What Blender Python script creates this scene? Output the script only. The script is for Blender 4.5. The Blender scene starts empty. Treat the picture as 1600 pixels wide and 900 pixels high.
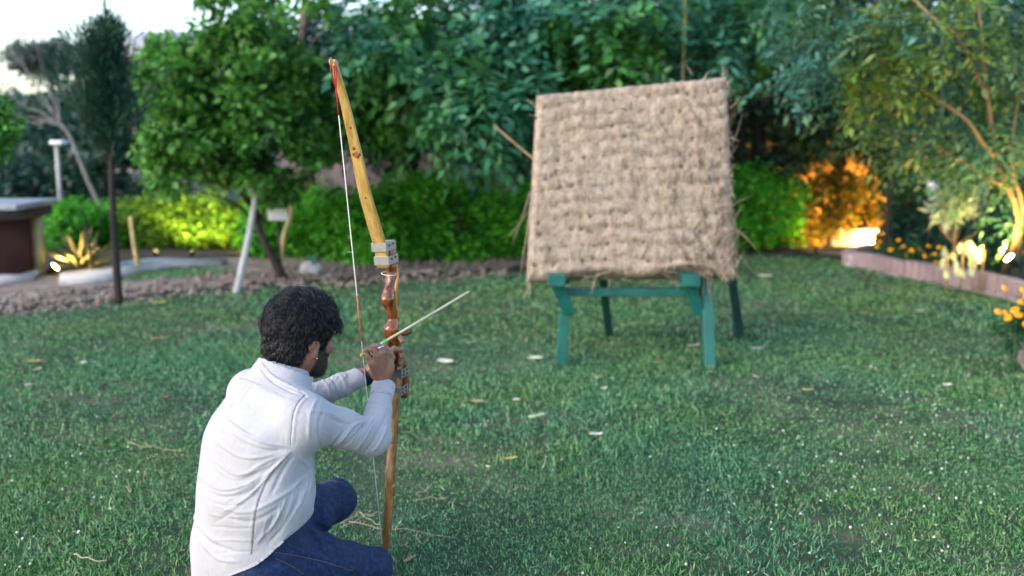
import bpy, math, random
import numpy as np
from mathutils import Vector
rng = np.random.default_rng(11)
random.seed(5)
S = bpy.context.scene
COL = S.collection
R = math.radians

# ---------------------------------------------------------------- camera
F = 1600 * 35.0 / 36.0
H, PITCH = 1.43, R(9.13)
cam_d = bpy.data.cameras.new("camera"); cam = bpy.data.objects.new("camera", cam_d); COL.objects.link(cam)
cam.location = (0, 0, H); cam.rotation_euler = (R(90) - PITCH, 0, 0)
cam_d.lens = 35.0; cam_d.sensor_width = 36.0; cam_d.clip_start = 0.05; cam_d.clip_end = 2000
cam_d.dof.use_dof = True; cam_d.dof.focus_distance = 2.83; cam_d.dof.aperture_fstop = 1.85
S.camera = cam

# ---------------------------------------------------------------- sky and sun
SUN_EL, SUN_AZ = R(30), R(-125)            # low evening sun beyond the trees, azimuth clockwise from +Y
w = bpy.data.worlds.new("World"); S.world = w; w.use_nodes = True
nt = w.node_tree; bg = nt.nodes['Background']
sky = nt.nodes.new('ShaderNodeTexSky'); sky.sky_type = 'NISHITA'; sky.sun_disc = False
sky.sun_elevation = SUN_EL; sky.sun_rotation = SUN_AZ
sky.air_density = 1.0; sky.dust_density = 1.8; sky.ozone_density = 1.0
nt.links.new(sky.outputs[0], bg.inputs[0]); bg.inputs[1].default_value = 0.15
sd = bpy.data.lights.new("sun", 'SUN'); so = bpy.data.objects.new("sun", sd); COL.objects.link(so)
sd.energy = 0.16; sd.angle = R(40); sd.color = (1.0, 0.97, 0.95)
dv = Vector((math.sin(SUN_AZ) * math.cos(SUN_EL), math.cos(SUN_AZ) * math.cos(SUN_EL), math.sin(SUN_EL)))
so.rotation_euler = dv.to_track_quat('Z', 'Y').to_euler(); so.location = dv * 30
S.view_settings.view_transform = 'Standard'; S.view_settings.look = 'None'
S.view_settings.exposure = 1.82; S.view_settings.gamma = 1.0
S.cycles.max_bounces = 6; S.cycles.diffuse_bounces = 3; S.cycles.glossy_bounces = 2
S.cycles.transmission_bounces = 2; S.cycles.transparent_max_bounces = 4
S.cycles.sample_clamp_indirect = 4.0

# ---------------------------------------------------------------- measuring helpers
cp, sp_ = math.cos(PITCH), math.sin(PITCH)
def P(px, py, Y):
    """point seen at photo pixel (px,py) at ground distance Y"""
    a = (px - 800) / F; b = (450 - py) / F
    d = np.array([a, cp + b * sp_, -sp_ + b * cp])
    return np.array([0, 0, H]) + d * (Y / d[1])
def G(px, py, z=0.0):
    a = (px - 800) / F; b = (450 - py) / F
    d = np.array([a, cp + b * sp_, -sp_ + b * cp])
    return np.array([0, 0, H]) + d * ((z - H) / d[2])
def proj(V):
    q = V - np.array([0, 0, H])
    dep = q[:, 1] * cp - q[:, 2] * sp_
    up = q[:, 1] * sp_ + q[:, 2] * cp
    return 800 + F * q[:, 0] / dep, 450 - F * up / dep

# ---------------------------------------------------------------- object helpers
def tag(o, label=None, cat=None, group=None, kind=None):
    if label: o['label'] = label
    if cat: o['category'] = cat
    if group: o['group'] = group
    if kind: o['kind'] = kind
    return o
def thing(name, label, cat, loc=(0, 0, 0), group=None, rz=0):
    o = bpy.data.objects.new(name, None); COL.objects.link(o); o.empty_display_size = 0.05
    o.location = tuple(float(v) for v in loc); o.rotation_euler = (0, 0, rz)
    return tag(o, label, cat, group)
def mesh(name, V, Fc, smooth=True):
    me = bpy.data.meshes.new(name)
    V = np.asarray(V, dtype=np.float32)
    if isinstance(Fc, np.ndarray):
        n, k = Fc.shape
        me.vertices.add(len(V)); me.vertices.foreach_set('co', V.ravel())
        me.loops.add(n * k); me.loops.foreach_set('vertex_index', Fc.ravel().astype(np.int32))
        me.polygons.add(n); me.polygons.foreach_set('loop_start', np.arange(0, n * k, k, dtype=np.int32))
        me.update(calc_edges=True); me.validate()
    else:
        me.from_pydata([tuple(map(float, v)) for v in V], [], Fc)
    if smooth:
        me.polygons.foreach_set('use_smooth', np.ones(len(me.polygons), dtype=bool))
    return me
def obj(name, me, mat, parent=None, world=True):
    """link a mesh; world=True: vertices are world coordinates, parent sits unrotated at its own place"""
    if isinstance(me, tuple): me = mesh(name, *me)
    o = bpy.data.objects.new(name, me); COL.objects.link(o)
    for m in (mat if isinstance(mat, (list, tuple)) else [mat]): me.materials.append(m)
    if parent is not None:
        o.parent = parent
        if world:
            p = parent
            off = Vector((0, 0, 0))
            while p is not None:
                off += p.location; p = p.parent
            me.transform(__import__('mathutils').Matrix.Translation(-off))
    return o
def cat_mesh(parts):
    Vs, Fs, n = [], [], 0
    for V, Fc in parts:
        V = np.asarray(V, float)
        Vs.append(V); Fs += [tuple(int(i) + n for i in f) for f in Fc]; n += len(V)
    return np.concatenate(Vs), Fs
def unit(v):
    v = np.asarray(v, float); return v / (np.linalg.norm(v) + 1e-12)
def frame(d, up=(0, 0, 1)):
    d = unit(d); u = np.asarray(up, float)
    if abs(np.dot(d, u)) > .98: u = np.array([0, 1., 0])
    s = unit(np.cross(d, u)); return s, unit(np.cross(s, d)), d
def box(c, ax, half):
    """box at c, ax three unit axes, half sizes"""
    c = np.asarray(c, float); V = []
    for i in (-1, 1):
        for j in (-1, 1):
            for k in (-1, 1):
                V.append(c + ax[0] * half[0] * i + ax[1] * half[1] * j + ax[2] * half[2] * k)
    Fc = [(0, 1, 3, 2), (4, 6, 7, 5), (0, 4, 5, 1), (2, 3, 7, 6), (0, 2, 6, 4), (1, 5, 7, 3)]
    return V, Fc
AX = (np.array([1., 0, 0]), np.array([0, 1., 0]), np.array([0, 0, 1.]))
def abox(x0, x1, y0, y1, z0, z1):
    return box(((x0 + x1) / 2, (y0 + y1) / 2, (z0 + z1) / 2), AX, ((x1 - x0) / 2, (y1 - y0) / 2, (z1 - z0) / 2))
def beam(a, b, w, t, up=(0, 0, 1)):
    a, b = np.asarray(a, float), np.asarray(b, float)
    s, u, d = frame(b - a, up)
    return box((a + b) / 2, (s, u, d), (w / 2, t / 2, np.linalg.norm(b - a) / 2))
def tube(pts, rad, n=8, cap=True):
    pts = np.asarray(pts, float); m = len(pts)
    rad = np.broadcast_to(np.asarray(rad, float), (m,))
    V, Fc = [], []
    T = np.gradient(pts, axis=0)
    s, u, _ = frame(T[0])
    for i in range(m):
        d = unit(T[i]); s = unit(s - d * np.dot(s, d)); u = np.cross(d, s)
        for k in range(n):
            a = 2 * math.pi * k / n
            V.append(pts[i] + rad[i] * (math.cos(a) * s + math.sin(a) * u))
    for i in range(m - 1):
        for k in range(n):
            a, b = i * n + k, i * n + (k + 1) % n
            Fc.append((a, b, b + n, a + n))
    if cap:
        Fc.append(tuple(range(n))[::-1]); Fc.append(tuple((m - 1) * n + k for k in range(n)))
    return V, Fc
def smooth_path(pts, n=20):
    """Catmull-Rom resample"""
    p = np.asarray(pts, float); m = len(p)
    q = np.vstack([2 * p[0] - p[1], p, 2 * p[-1] - p[-2]])
    out = []
    for t in np.linspace(0, m - 1 - 1e-9, n):
        i = int(t); f = t - i
        a, b, c, d = q[i], q[i + 1], q[i + 2], q[i + 3]
        out.append(.5 * (2 * b + (c - a) * f + (2 * a - 5 * b + 4 * c - d) * f * f + (3 * b - a - 3 * c + d) * f ** 3))
    return np.array(out)
def bevel(o, wdt=.004, seg=2):
    m = o.modifiers.new('bevel', 'BEVEL'); m.width = wdt; m.segments = seg; m.limit_method = 'ANGLE'; return o
def flat(o):
    o.data.polygons.foreach_set('use_smooth', np.zeros(len(o.data.polygons), dtype=bool)); return o

# ---------------------------------------------------------------- materials
def newmat(name):
    m = bpy.data.materials.new(name); m.use_nodes = True
    return m, m.node_tree, m.node_tree.nodes['Principled BSDF']
def mat(name, c1, c2=None, scale=8, rough=.7, bump=0, bscale=None, detail=6, stretch=None, spec=.35, c3=None, metal=0, sheen=0, dist=.01):
    m, t, b = newmat(name); N, L = t.nodes, t.links
    b.inputs['Roughness'].default_value = rough; b.inputs['Specular IOR Level'].default_value = spec
    b.inputs['Metallic'].default_value = metal
    if sheen: b.inputs['Sheen Weight'].default_value = sheen
    tc = N.new('ShaderNodeTexCoord'); mp = N.new('ShaderNodeMapping'); L.new(tc.outputs['Object'], mp.inputs[0])
    if stretch: mp.inputs['Scale'].default_value = stretch
    c2 = c2 or c1
    nz = N.new('ShaderNodeTexNoise'); nz.inputs['Scale'].default_value = scale; nz.inputs['Detail'].default_value = detail
    nz.inputs['Roughness'].default_value = .62
    L.new(mp.outputs[0], nz.inputs['Vector'])
    cr = N.new('ShaderNodeValToRGB'); L.new(nz.outputs[0], cr.inputs[0])
    cr.color_ramp.elements[0].position = .34; cr.color_ramp.elements[1].position = .66
    cr.color_ramp.elements[0].color = (*c1, 1); cr.color_ramp.elements[1].color = (*c2, 1)
    if c3:
        e = cr.color_ramp.elements.new(.5); e.color = (*c3, 1)
    L.new(cr.outputs[0], b.inputs['Base Color'])
    if bump:
        n2 = N.new('ShaderNodeTexNoise'); n2.inputs['Scale'].default_value = bscale or scale * 4; n2.inputs['Detail'].default_value = 8
        L.new(mp.outputs[0], n2.inputs['Vector'])
        bp = N.new('ShaderNodeBump'); bp.inputs['Strength'].default_value = bump; bp.inputs['Distance'].default_value = dist
        L.new(n2.outputs[0], bp.inputs['Height']); L.new(bp.outputs[0], b.inputs['Normal'])
    return m
def leafmat(name, cols, rough=.5, transl=.3, spec=.25, patch=None, patch_scale=.6):
    """per-leaf colour from a ramp; patch = second set of tints varied in space"""
    m, t, b = newmat(name); N, L = t.nodes, t.links
    g = N.new('ShaderNodeNewGeometry')
    cr = N.new('ShaderNodeValToRGB'); L.new(g.outputs['Random Per Island'], cr.inputs[0])
    els = cr.color_ramp.elements
    while len(els) < len(cols): els.new(.5)
    for i, c in enumerate(cols):
        els[i].position = i / (len(cols) - 1); els[i].color = (*c, 1)
    out = cr.outputs[0]
    if patch:
        tc = N.new('ShaderNodeTexCoord'); nz = N.new('ShaderNodeTexNoise'); nz.inputs['Scale'].default_value = patch_scale
        nz.inputs['Detail'].default_value = 4
        L.new(tc.outputs['Object'], nz.inputs['Vector'])
        r2 = N.new('ShaderNodeValToRGB'); L.new(nz.outputs[0], r2.inputs[0])
        r2.color_ramp.elements[0].position = .42; r2.color_ramp.elements[1].position = .6
        mx = N.new('ShaderNodeMix'); mx.data_type = 'RGBA'; mx.blend_type = 'MIX'
        L.new(r2.outputs[0], mx.inputs[0]); L.new(out, mx.inputs[6])
        cr2 = N.new('ShaderNodeValToRGB'); L.new(g.outputs['Random Per Island'], cr2.inputs[0])
        e2 = cr2.color_ramp.elements
        while len(e2) < len(patch): e2.new(.5)
        for i, c in enumerate(patch):
            e2[i].position = i / (len(patch) - 1); e2[i].color = (*c, 1)
        L.new(cr2.outputs[0], mx.inputs[7]); out = mx.outputs[2]
    L.new(out, b.inputs['Base Color']); b.inputs['Roughness'].default_value = rough
    b.inputs['Specular IOR Level'].default_value = spec
    tr = N.new('ShaderNodeBsdfTranslucent'); ms = N.new('ShaderNodeMixShader'); ms.inputs[0].default_value = transl
    hs = N.new('ShaderNodeHueSaturation'); hs.inputs['Value'].default_value = 1.5; hs.inputs['Hue'].default_value = .49
    L.new(out, hs.inputs['Color']); L.new(hs.outputs[0], tr.inputs[0])
    o = N['Material Output']; L.new(b.outputs[0], ms.inputs[1]); L.new(tr.outputs[0], ms.inputs[2]); L.new(ms.outputs[0], o.inputs[0])
    return m
def emit(name, col, s):
    m, t, b = newmat(name); b.inputs['Base Color'].default_value = (*col, 1)
    b.inputs['Emission Color'].default_value = (*col, 1); b.inputs['Emission Strength'].default_value = s
    return m

# ---------------------------------------------------------------- implicit surfaces (bodies, clothes)
def nrm(a): return np.sqrt((a * a).sum(-1))
def s_cap(p, a, b, ra, rb):
    ab = b - a; t = np.clip(((p - a) @ ab) / (ab @ ab), 0, 1)
    return nrm(p - a - t[:, None] * ab) - (ra + (rb - ra) * t)
def s_ell(p, c, ax, r):
    q = p - c; k = np.stack([(q @ ax[i]) / r[i] for i in range(3)], -1)
    k0 = nrm(k); k1 = nrm(np.stack([(q @ ax[i]) / r[i] ** 2 for i in range(3)], -1)) + 1e-9
    return k0 * (k0 - 1) / k1
def s_sec(p, a, b, axw, ra, rb):
    """capsule with elliptical section: ra=(half width along axw, half depth) at a, rb at b"""
    ab = b - a; L2 = ab @ ab; t = ((p - a) @ ab) / L2; tc = np.clip(t, 0, 1)
    q = p - a - tc[:, None] * ab
    d = unit(ab); wv = unit(axw - d * (axw @ d)); dp = np.cross(d, wv)
    rw = ra[0] + (rb[0] - ra[0]) * tc; rd = ra[1] + (rb[1] - ra[1]) * tc
    u, v, z = (q @ wv) / rw, (q @ dp) / rd, (q @ d) / rd
    k = np.sqrt(u * u + v * v + z * z)
    return (k - 1) * np.minimum(rw, rd)
def smin(a, b, k):
    h = np.clip(.5 + .5 * (b - a) / k, 0, 1); return b + (a - b) * h - k * h * (1 - h)
def surfnet(f, lo, hi, h):
    lo, hi = np.asarray(lo, float), np.asarray(hi, float)
    n = np.ceil((hi - lo) / h).astype(int) + 1
    xs = [lo[i] + h * np.arange(n[i]) for i in range(3)]
    Vl = np.empty(n, dtype=np.float32)
    for i in range(n[0]):
        g = np.stack(np.meshgrid([xs[0][i]], xs[1], xs[2], indexing='ij'), -1).reshape(-1, 3)
        Vl[i] = f(g).reshape(n[1], n[2])
    c = tuple(slice(0, k - 1) for k in n)
    acc = np.zeros((*(n - 1), 3), dtype=np.float32); cnt = np.zeros(tuple(n - 1), dtype=np.float32)
    def sub(o): return Vl[tuple(slice(o[i], n[i] - 1 + o[i]) for i in range(3))]
    for ax in range(3):
        o1, o2 = [k for k in range(3) if k != ax]
        for i in (0, 1):
            for j in (0, 1):
                s = [0, 0, 0]; s[o1] = i; s[o2] = j; e = list(s); e[ax] = 1
                A, B = sub(s), sub(e); m = (A < 0) != (B < 0)
                t = np.where(m, A / np.where(m, A - B, 1), 0)
                acc[..., o1] += m * i; acc[..., o2] += m * j; acc[..., ax] += np.where(m, t, 0); cnt += m
    act = cnt > 0; idx = -np.ones(tuple(n - 1), dtype=np.int64); idx[act] = np.arange(act.sum())
    ijk = np.argwhere(act); V = lo + h * (ijk + acc[act] / cnt[act][:, None])
    Q = []
    ins = Vl < 0
    for ax in range(3):
        o1, o2 = (ax + 1) % 3, (ax + 2) % 3
        a = [slice(1, n[k] - 1) for k in range(3)]; a[ax] = slice(0, n[ax] - 1)
        b = list(a); b[ax] = slice(1, n[ax])
        A, B = ins[tuple(a)], ins[tuple(b)]
        w_ = np.argwhere(A != B)
        if not len(w_): continue
        sgn = A[tuple(w_.T)]
        off = np.ones(3, int); off[ax] = 0; base = w_ + off
        def cell(d1, d2):
            q = base.copy(); q[:, o1] -= d1; q[:, o2] -= d2; return idx[tuple(q.T)]
        q = np.stack([cell(1, 1), cell(0, 1), cell(0, 0), cell(1, 0)], -1)
        q = np.where(sgn[:, None], q, q[:, ::-1]); Q.append(q)
    return V, np.concatenate(Q)
def vnormals(V, Q):
    n = np.zeros_like(V); a = V[Q[:, 2]] - V[Q[:, 0]]; b = V[Q[:, 3]] - V[Q[:, 1]]
    fn = np.cross(a, b)
    for k in range(4): np.add.at(n, Q[:, k], fn)
    return n / (nrm(n)[:, None] + 1e-12)
def relax(V, Q, it=2, lam=.5):
    for _ in range(it):
        s = np.zeros_like(V); c = np.zeros(len(V))
        for k in range(4):
            np.add.at(s, Q[:, k], V[Q[:, (k + 1) % 4]]); np.add.at(c, Q[:, k], 1)
            np.add.at(s, Q[:, k], V[Q[:, (k + 3) % 4]]); np.add.at(c, Q[:, k], 1)
        V = V + lam * (s / c[:, None] - V)
    return V
def keep(V, Q, m):
    """drop quads whose vertices are not all kept"""
    Q = Q[m[Q].all(1)]; used = np.unique(Q); r = -np.ones(len(V), int); r[used] = np.arange(len(used))
    return V[used], r[Q], used

# ---------------------------------------------------------------- foliage
def leaf_mesh(B, D, Nn, L, W, fold=.15, curl=.12):
    """one leaf per row: base, direction, normal; 5 vertices, 4 triangles"""
    D = D / nrm(D)[:, None]; Sd = np.cross(D, Nn); Sd /= nrm(Sd)[:, None] + 1e-9; Nn = np.cross(Sd, D)
    L = L[:, None]; W = W[:, None]
    mid = B + D * L * .45 - Nn * W * fold
    V = np.stack([B, B + D * L * .42 + Sd * W * .5, B + D * L - Nn * L * curl, B + D * L * .42 - Sd * W * .5, mid], 1)
    n = len(B); o = np.arange(n)[:, None] * 5
    T = np.concatenate([o + np.array([[0, 4, 1]]), o + np.array([[1, 4, 2]]), o + np.array([[2, 4, 3]]), o + np.array([[3, 4, 0]])])
    return V.reshape(-1, 3), T
def cloud(clumps, n, size, asp=.45, up=.5, droop=.3, spray=0, jit=.7):
    """clumps: array of (x,y,z,radius,flatten). returns leaf mesh"""
    cl = np.asarray(clumps, float); wgt = cl[:, 3] ** 2.2; wgt /= wgt.sum()
    if spray:                            # leaves set along short twigs
        m = max(1, n // spray); ci = rng.choice(len(cl), m, p=wgt); c = cl[ci]
        d = rng.normal(size=(m, 3)); d /= nrm(d)[:, None]
        r = c[:, 3:4] * rng.random((m, 1)) ** .45
        tb = c[:, :3] + d * r * np.stack([np.ones(m), np.ones(m), c[:, 4]], -1)
        td = d * .8 + rng.normal(size=(m, 3)) * .5; td[:, 2] -= droop; td /= nrm(td)[:, None]
        tn = np.array([0, 0, 1.]) + rng.normal(size=(m, 3)) * .35
        ts = np.cross(td, tn); ts /= nrm(ts)[:, None]
        B, D, Nn = [], [], []
        Ln = size * (1.6 + spray * .22)
        for k in range(spray):
            t = (k // 2 + 1) / (spray / 2 + 1); sg = 1 if k % 2 else -1
            B.append(tb + td * Ln * t - np.array([0, 0, 1]) * Ln * .25 * t * t); D.append(td * .6 + ts * sg * (.95 if k < spray - 1 else .1) + rng.normal(size=(m, 3)) * .15 - np.array([0, 0, .15]))
            Nn.append(tn + rng.normal(size=(m, 3)) * .2)
        B, D, Nn = np.concatenate(B), np.concatenate(D), np.concatenate(Nn)
    else:
        ci = rng.choice(len(cl), n, p=wgt); c = cl[ci]
        d = rng.normal(size=(n, 3)); d /= nrm(d)[:, None]
        r = c[:, 3:4] * rng.random((n, 1)) ** .5
        B = c[:, :3] + d * r * np.stack([np.ones(n), np.ones(n), c[:, 4]], -1)
        D = d + rng.normal(size=(n, 3)) * jit; D[:, 2] -= droop
        Nn = d * (1 - up) + np.array([0, 0, up]) + rng.normal(size=(n, 3)) * jit * .6
    k = len(B); L = size * rng.uniform(.65, 1.3, k)
    return leaf_mesh(B, D, Nn, L, L * asp * rng.uniform(.8, 1.2, k))
def ell_clumps(c, r, m, cr, flat_=.8, shell=.5):
    """m clumps spread through an ellipsoid"""
    d = rng.normal(size=(m, 3)); d /= nrm(d)[:, None]
    rad = (shell + (1 - shell) * rng.random((m, 1)) ** .5)
    p = np.asarray(c) + d * np.asarray(r) * rad
    return np.hstack([p, rng.uniform(cr * .6, cr * 1.35, (m, 1)), np.full((m, 1), flat_)])
def limbs(base, trunk_pts, clumps, r0, every=3, rl=.35):
    """tapered trunk along trunk_pts plus a bent limb to some of the clumps"""
    tp = smooth_path(trunk_pts, 14); parts = [tube(tp, np.linspace(r0, r0 * .45, 14) * (1 + .08 * rng.normal(size=14)), 10)]
    for c in clumps[::every]:
        c = c[:3]; j = int(np.clip(np.searchsorted(tp[:, 2], c[2] - .5), 4, 12)); a = tp[j]
        mid = (a + c) / 2 + rng.normal(size=3) * .08 + np.array([0, 0, .12])
        parts.append(tube(smooth_path([a, mid, c], 7), np.linspace(r0 * rl, r0 * .08, 7), 6))
    return cat_mesh(parts)
def tree(name, label, cat, base, trunk_pts, clumps, n, size, leafm, barkm, r0=.06, group=None, asp=.45, every=3, rl=.35, **kw):
    t = thing(name, label, cat, base, group)
    obj('trunk', limbs(base, trunk_pts, clumps, r0, every, rl), barkm, t)
    V, T = cloud(clumps, n, size, asp, **kw)
    obj('crown', (V, T, False), leafm, t)
    return t

# ================================================================ MATERIALS
M = {}
M['soil_lawn'] = mat('lawn_soil', (.018, .032, .016), (.12, .11, .07), 1.6, .95, .8, 60, c3=(.035, .055, .028))
M['dirt'] = mat('dirt', (.13, .105, .09), (.30, .25, .215), 2.5, .95, .9, 30, c3=(.205, .165, .14), dist=.03)
M['bedsoil'] = mat('bed_soil', (.03, .024, .018), (.07, .055, .04), 4, .95, .8, 30)
M['stone'] = mat('pale_stone', (.30, .30, .31), (.46, .46, .46), 6, .8, .4, 40)
M['grass'] = leafmat('grass_blades', [(.006, .04, .016), (.018, .105, .04), (.042, .18, .075), (.085, .265, .135), (.18, .38, .20), (.30, .44, .25)], .5, .25, .22,
                     patch=[(.012, .05, .014), (.032, .125, .032), (.062, .20, .06), (.11, .27, .095), (.20, .38, .15), (.34, .42, .20)], patch_scale=.9)
M['clover'] = mat('clover_white', (.45, .50, .44), (.62, .65, .58), 30, .7)
M['brick'] = mat('kerb_brick', (.20, .15, .17), (.33, .26, .28), 3, .85, .5, 40, c3=(.26, .19, .215))
M['mortar'] = mat('pale_mortar', (.34, .29, .31), (.44, .38, .39), 8, .9, .4, 60)
M['wallb'] = mat('wall_brick', (.06, .05, .06), (.12, .10, .11), 2, .9, .5, 30)
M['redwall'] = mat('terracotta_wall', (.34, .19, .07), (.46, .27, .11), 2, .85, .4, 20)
M['maroon'] = mat('maroon_wall', (.035, .012, .012), (.06, .02, .02), 3, .7, .3, 20)
M['greywood'] = mat('roof_edge', (.22, .23, .26), (.33, .35, .38), 5, .6)
M['darkwood'] = mat('dark_timber', (.03, .025, .025), (.06, .05, .045), 5, .7)
M['bark'] = mat('bark_brown', (.05, .035, .028), (.13, .095, .075), 9, .9, .8, 40, stretch=(1, 1, .25))
M['barkdark'] = mat('bark_dark', (.014, .012, .012), (.04, .035, .03), 9, .9, .8, 40, stretch=(1, 1, .25))
M['barkpale'] = mat('bark_pale', (.14, .135, .13), (.24, .23, .22), 9, .85, .5, 40, stretch=(1, 1, .25))
M['barktan'] = mat('bark_tan', (.22, .13, .07), (.36, .23, .13), 9, .85, .5, 40, stretch=(1, 1, .25))
M['pole'] = mat('weathered_pole', (.26, .27, .27), (.42, .43, .42), 12, .8, .4, 50, stretch=(1, 1, .2))
M['bamboo'] = mat('bamboo_pole', (.33, .27, .12), (.45, .38, .2), 12, .6, .2, 50)
M['canegreen'] = mat('cane_olive', (.16, .16, .06), (.26, .25, .10), 12, .6, .2, 50)
M['white'] = mat('white_paint', (.80, .82, .86), (.86, .87, .9), 6, .5)
M['hill'] = mat('hill_forest', (.03, .05, .06), (.06, .085, .09), .08, .95, c3=(.045, .065, .07))
M['render'] = mat('pale_render', (.42, .45, .50), (.52, .55, .6), .8, .85, .2, 8)
M['glass'] = mat('window_glass', (.03, .035, .045), (.05, .055, .07), 2, .15, spec=.6)
M['metal'] = mat('fixture_black', (.02, .02, .022), (.035, .035, .035), 10, .45, metal=.6)

L_bright = leafmat('leaf_bright_green', [(.015, .07, .012), (.04, .16, .02), (.08, .26, .035), (.16, .36, .09)], .4, .35)
L_teal = leafmat('leaf_teal_green', [(.008, .055, .035), (.02, .12, .075), (.045, .20, .13), (.12, .32, .22)], .42, .25, .4, patch=[(.015, .07, .012), (.035, .15, .02), (.08, .26, .04)], patch_scale=.8)
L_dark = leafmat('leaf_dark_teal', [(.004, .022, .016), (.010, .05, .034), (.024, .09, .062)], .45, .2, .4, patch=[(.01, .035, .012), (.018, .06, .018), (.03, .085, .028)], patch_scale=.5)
L_conif = leafmat('leaf_conifer', [(.006, .034, .022), (.014, .06, .038), (.03, .10, .055)], .6, .15)
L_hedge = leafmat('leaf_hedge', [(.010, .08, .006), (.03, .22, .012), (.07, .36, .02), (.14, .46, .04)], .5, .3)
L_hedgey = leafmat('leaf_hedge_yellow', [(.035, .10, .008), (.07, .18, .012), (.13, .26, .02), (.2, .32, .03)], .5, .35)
L_far = leafmat('leaf_far_haze', [(.05, .07, .06), (.08, .11, .09), (.11, .14, .12)], .7, .2)  # distance haze put into the grey leaf colour
L_blue = leafmat('leaf_blue_pinnate', [(.02, .08, .06), (.045, .16, .12), (.10, .25, .19)], .42, .3, .4, patch=[(.05, .10, .012), (.09, .18, .02), (.18, .26, .04)], patch_scale=1.1)  # patch tints: yellow lamplight put into some of the leaflets
L_amberglow = leafmat('leaf_amber_glow', [(.03, .07, .01), (.09, .10, .015), (.22, .15, .02), (.34, .16, .02)], .45, .35)  # orange lamp glow put into the leaf colour itself
L_mari = leafmat('leaf_marigold', [(.01, .05, .015), (.02, .08, .025), (.03, .11, .04)], .5, .25)
L_agave = leafmat('leaf_agave', [(.20, .20, .08), (.30, .28, .12), (.36, .33, .16)], .5, .2)
L_pale = leafmat('leaf_pale_broad', [(.38, .46, .30), (.48, .55, .38), (.58, .62, .42)], .5, .35)
L_cyp = leafmat('leaf_weeping', [(.01, .05, .012), (.02, .075, .02), (.035, .10, .03)], .5, .2)
PET = mat('petal_orange', (.65, .25, .01), (.75, .38, .02), 30, .6)

# ================================================================ GROUND AND SETTING
def sheet(name, pts, z, m, n=1):
    V = [(x, y, z) for x, y in pts]
    return tag(obj(name, (np.array(V), [tuple(range(len(V)))]), m), kind='structure')
sheet('ground', [(-160, -30), (160, -30), (160, 260), (-160, 260)], -.012, M['soil_lawn'])
g = lambda x, y: tuple(G(x, y)[:2])
# gently uneven lawn sheet: real height so light rolls over it
def hgt(x, y):
    return .012 * np.sin(x * 1.7 + y * .9) + .010 * np.sin(x * .8 - y * 2.1 + 1) + .006 * np.sin(x * 4.1 + 2) * np.sin(y * 3.7)
far_px = np.array([(-300, 520), (0, 494), (120, 482), (200, 474), (290, 464), (360, 457), (480, 447), (600, 440), (720, 434), (820, 426), (950, 414), (1100, 404), (1180, 398), (1260, 402), (1340, 409), (1352, 424), (1480, 447), (1600, 477), (1750, 500)], float)
fw_ = np.array([G(a, b)[:2] for a, b in far_px])
def lawn_far(x, y):
    """True where the lawn is"""
    px = 800 + F * x / (y * cp + H * sp_); 
    py = np.interp(px, far_px[:, 0], far_px[:, 1])
    q = np.stack([x, y, np.zeros_like(x)], -1); _, yy = proj(q)
    return yy > py
nx, ny = 150, 110
gx, gy = np.meshgrid(np.linspace(-9, 9, nx), np.linspace(-3, 12.6, ny), indexing='ij')
V = np.stack([gx, gy, hgt(gx, gy) * .6 + .0], -1).reshape(-1, 3)
i = np.arange((nx - 1) * (ny - 1)); ii = i // (ny - 1) * ny + i % (ny - 1)
Q = np.stack([ii, ii + ny, ii + ny + 1, ii + 1], -1)
vp = np.where(V[:, 1] > 1.5, lawn_far(V[:, 0], np.maximum(V[:, 1], 1.5)), True)
V2, Q2, _ = keep(V, Q, vp)
tag(obj('lawn', (V2, Q2), M['soil_lawn']), kind='structure')
# bare earth strip beyond the lawn, with clods
nx, ny = 220, 60
gx, gy = np.meshgrid(np.linspace(-11, 7.5, nx), np.linspace(6.0, 13.2, ny), indexing='ij')
V = np.stack([gx, gy, .004 + .010 * rng.random(gx.shape) + .012 * np.sin(gx * 3.1 + gy * 2) ** 2 - .012], -1).reshape(-1, 3)
i = np.arange((nx - 1) * (ny - 1)); ii = i // (ny - 1) * ny + i % (ny - 1)
Q = np.stack([ii, ii + ny, ii + ny + 1, ii + 1], -1)
V2, Q2, _ = keep(V, Q, ~lawn_far(V[:, 0], V[:, 1] - .35))
tag(obj('earth_strip', (V2, Q2), M['dirt']), kind='structure')
cl = []
for _ in range(900):
    a = rng.uniform(-40, 800); b = np.interp(a, far_px[:, 0], far_px[:, 1]) - rng.uniform(-6, 30)
    p = G(a, b); r = rng.uniform(.012, .045)
    d = rng.normal(size=(6, 3)); 
    V = np.array([(1, 0, 0), (0, 1, 0), (-1, 0, 0), (0, -1, 0), (0, 0, .8), (0, 0, -.6)]) * r * rng.uniform(.6, 1.3, (6, 3)) + [p[0], p[1], r * .3]
    cl.append((V, [(0, 1, 4), (1, 2, 4), (2, 3, 4), (3, 0, 4), (1, 0, 5), (2, 1, 5), (3, 2, 5), (0, 3, 5)]))
tag(obj('soil_clods', cat_mesh(cl), M['dirt']), 'loose clods of brown soil along the bare strip', 'soil', kind='stuff')
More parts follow.
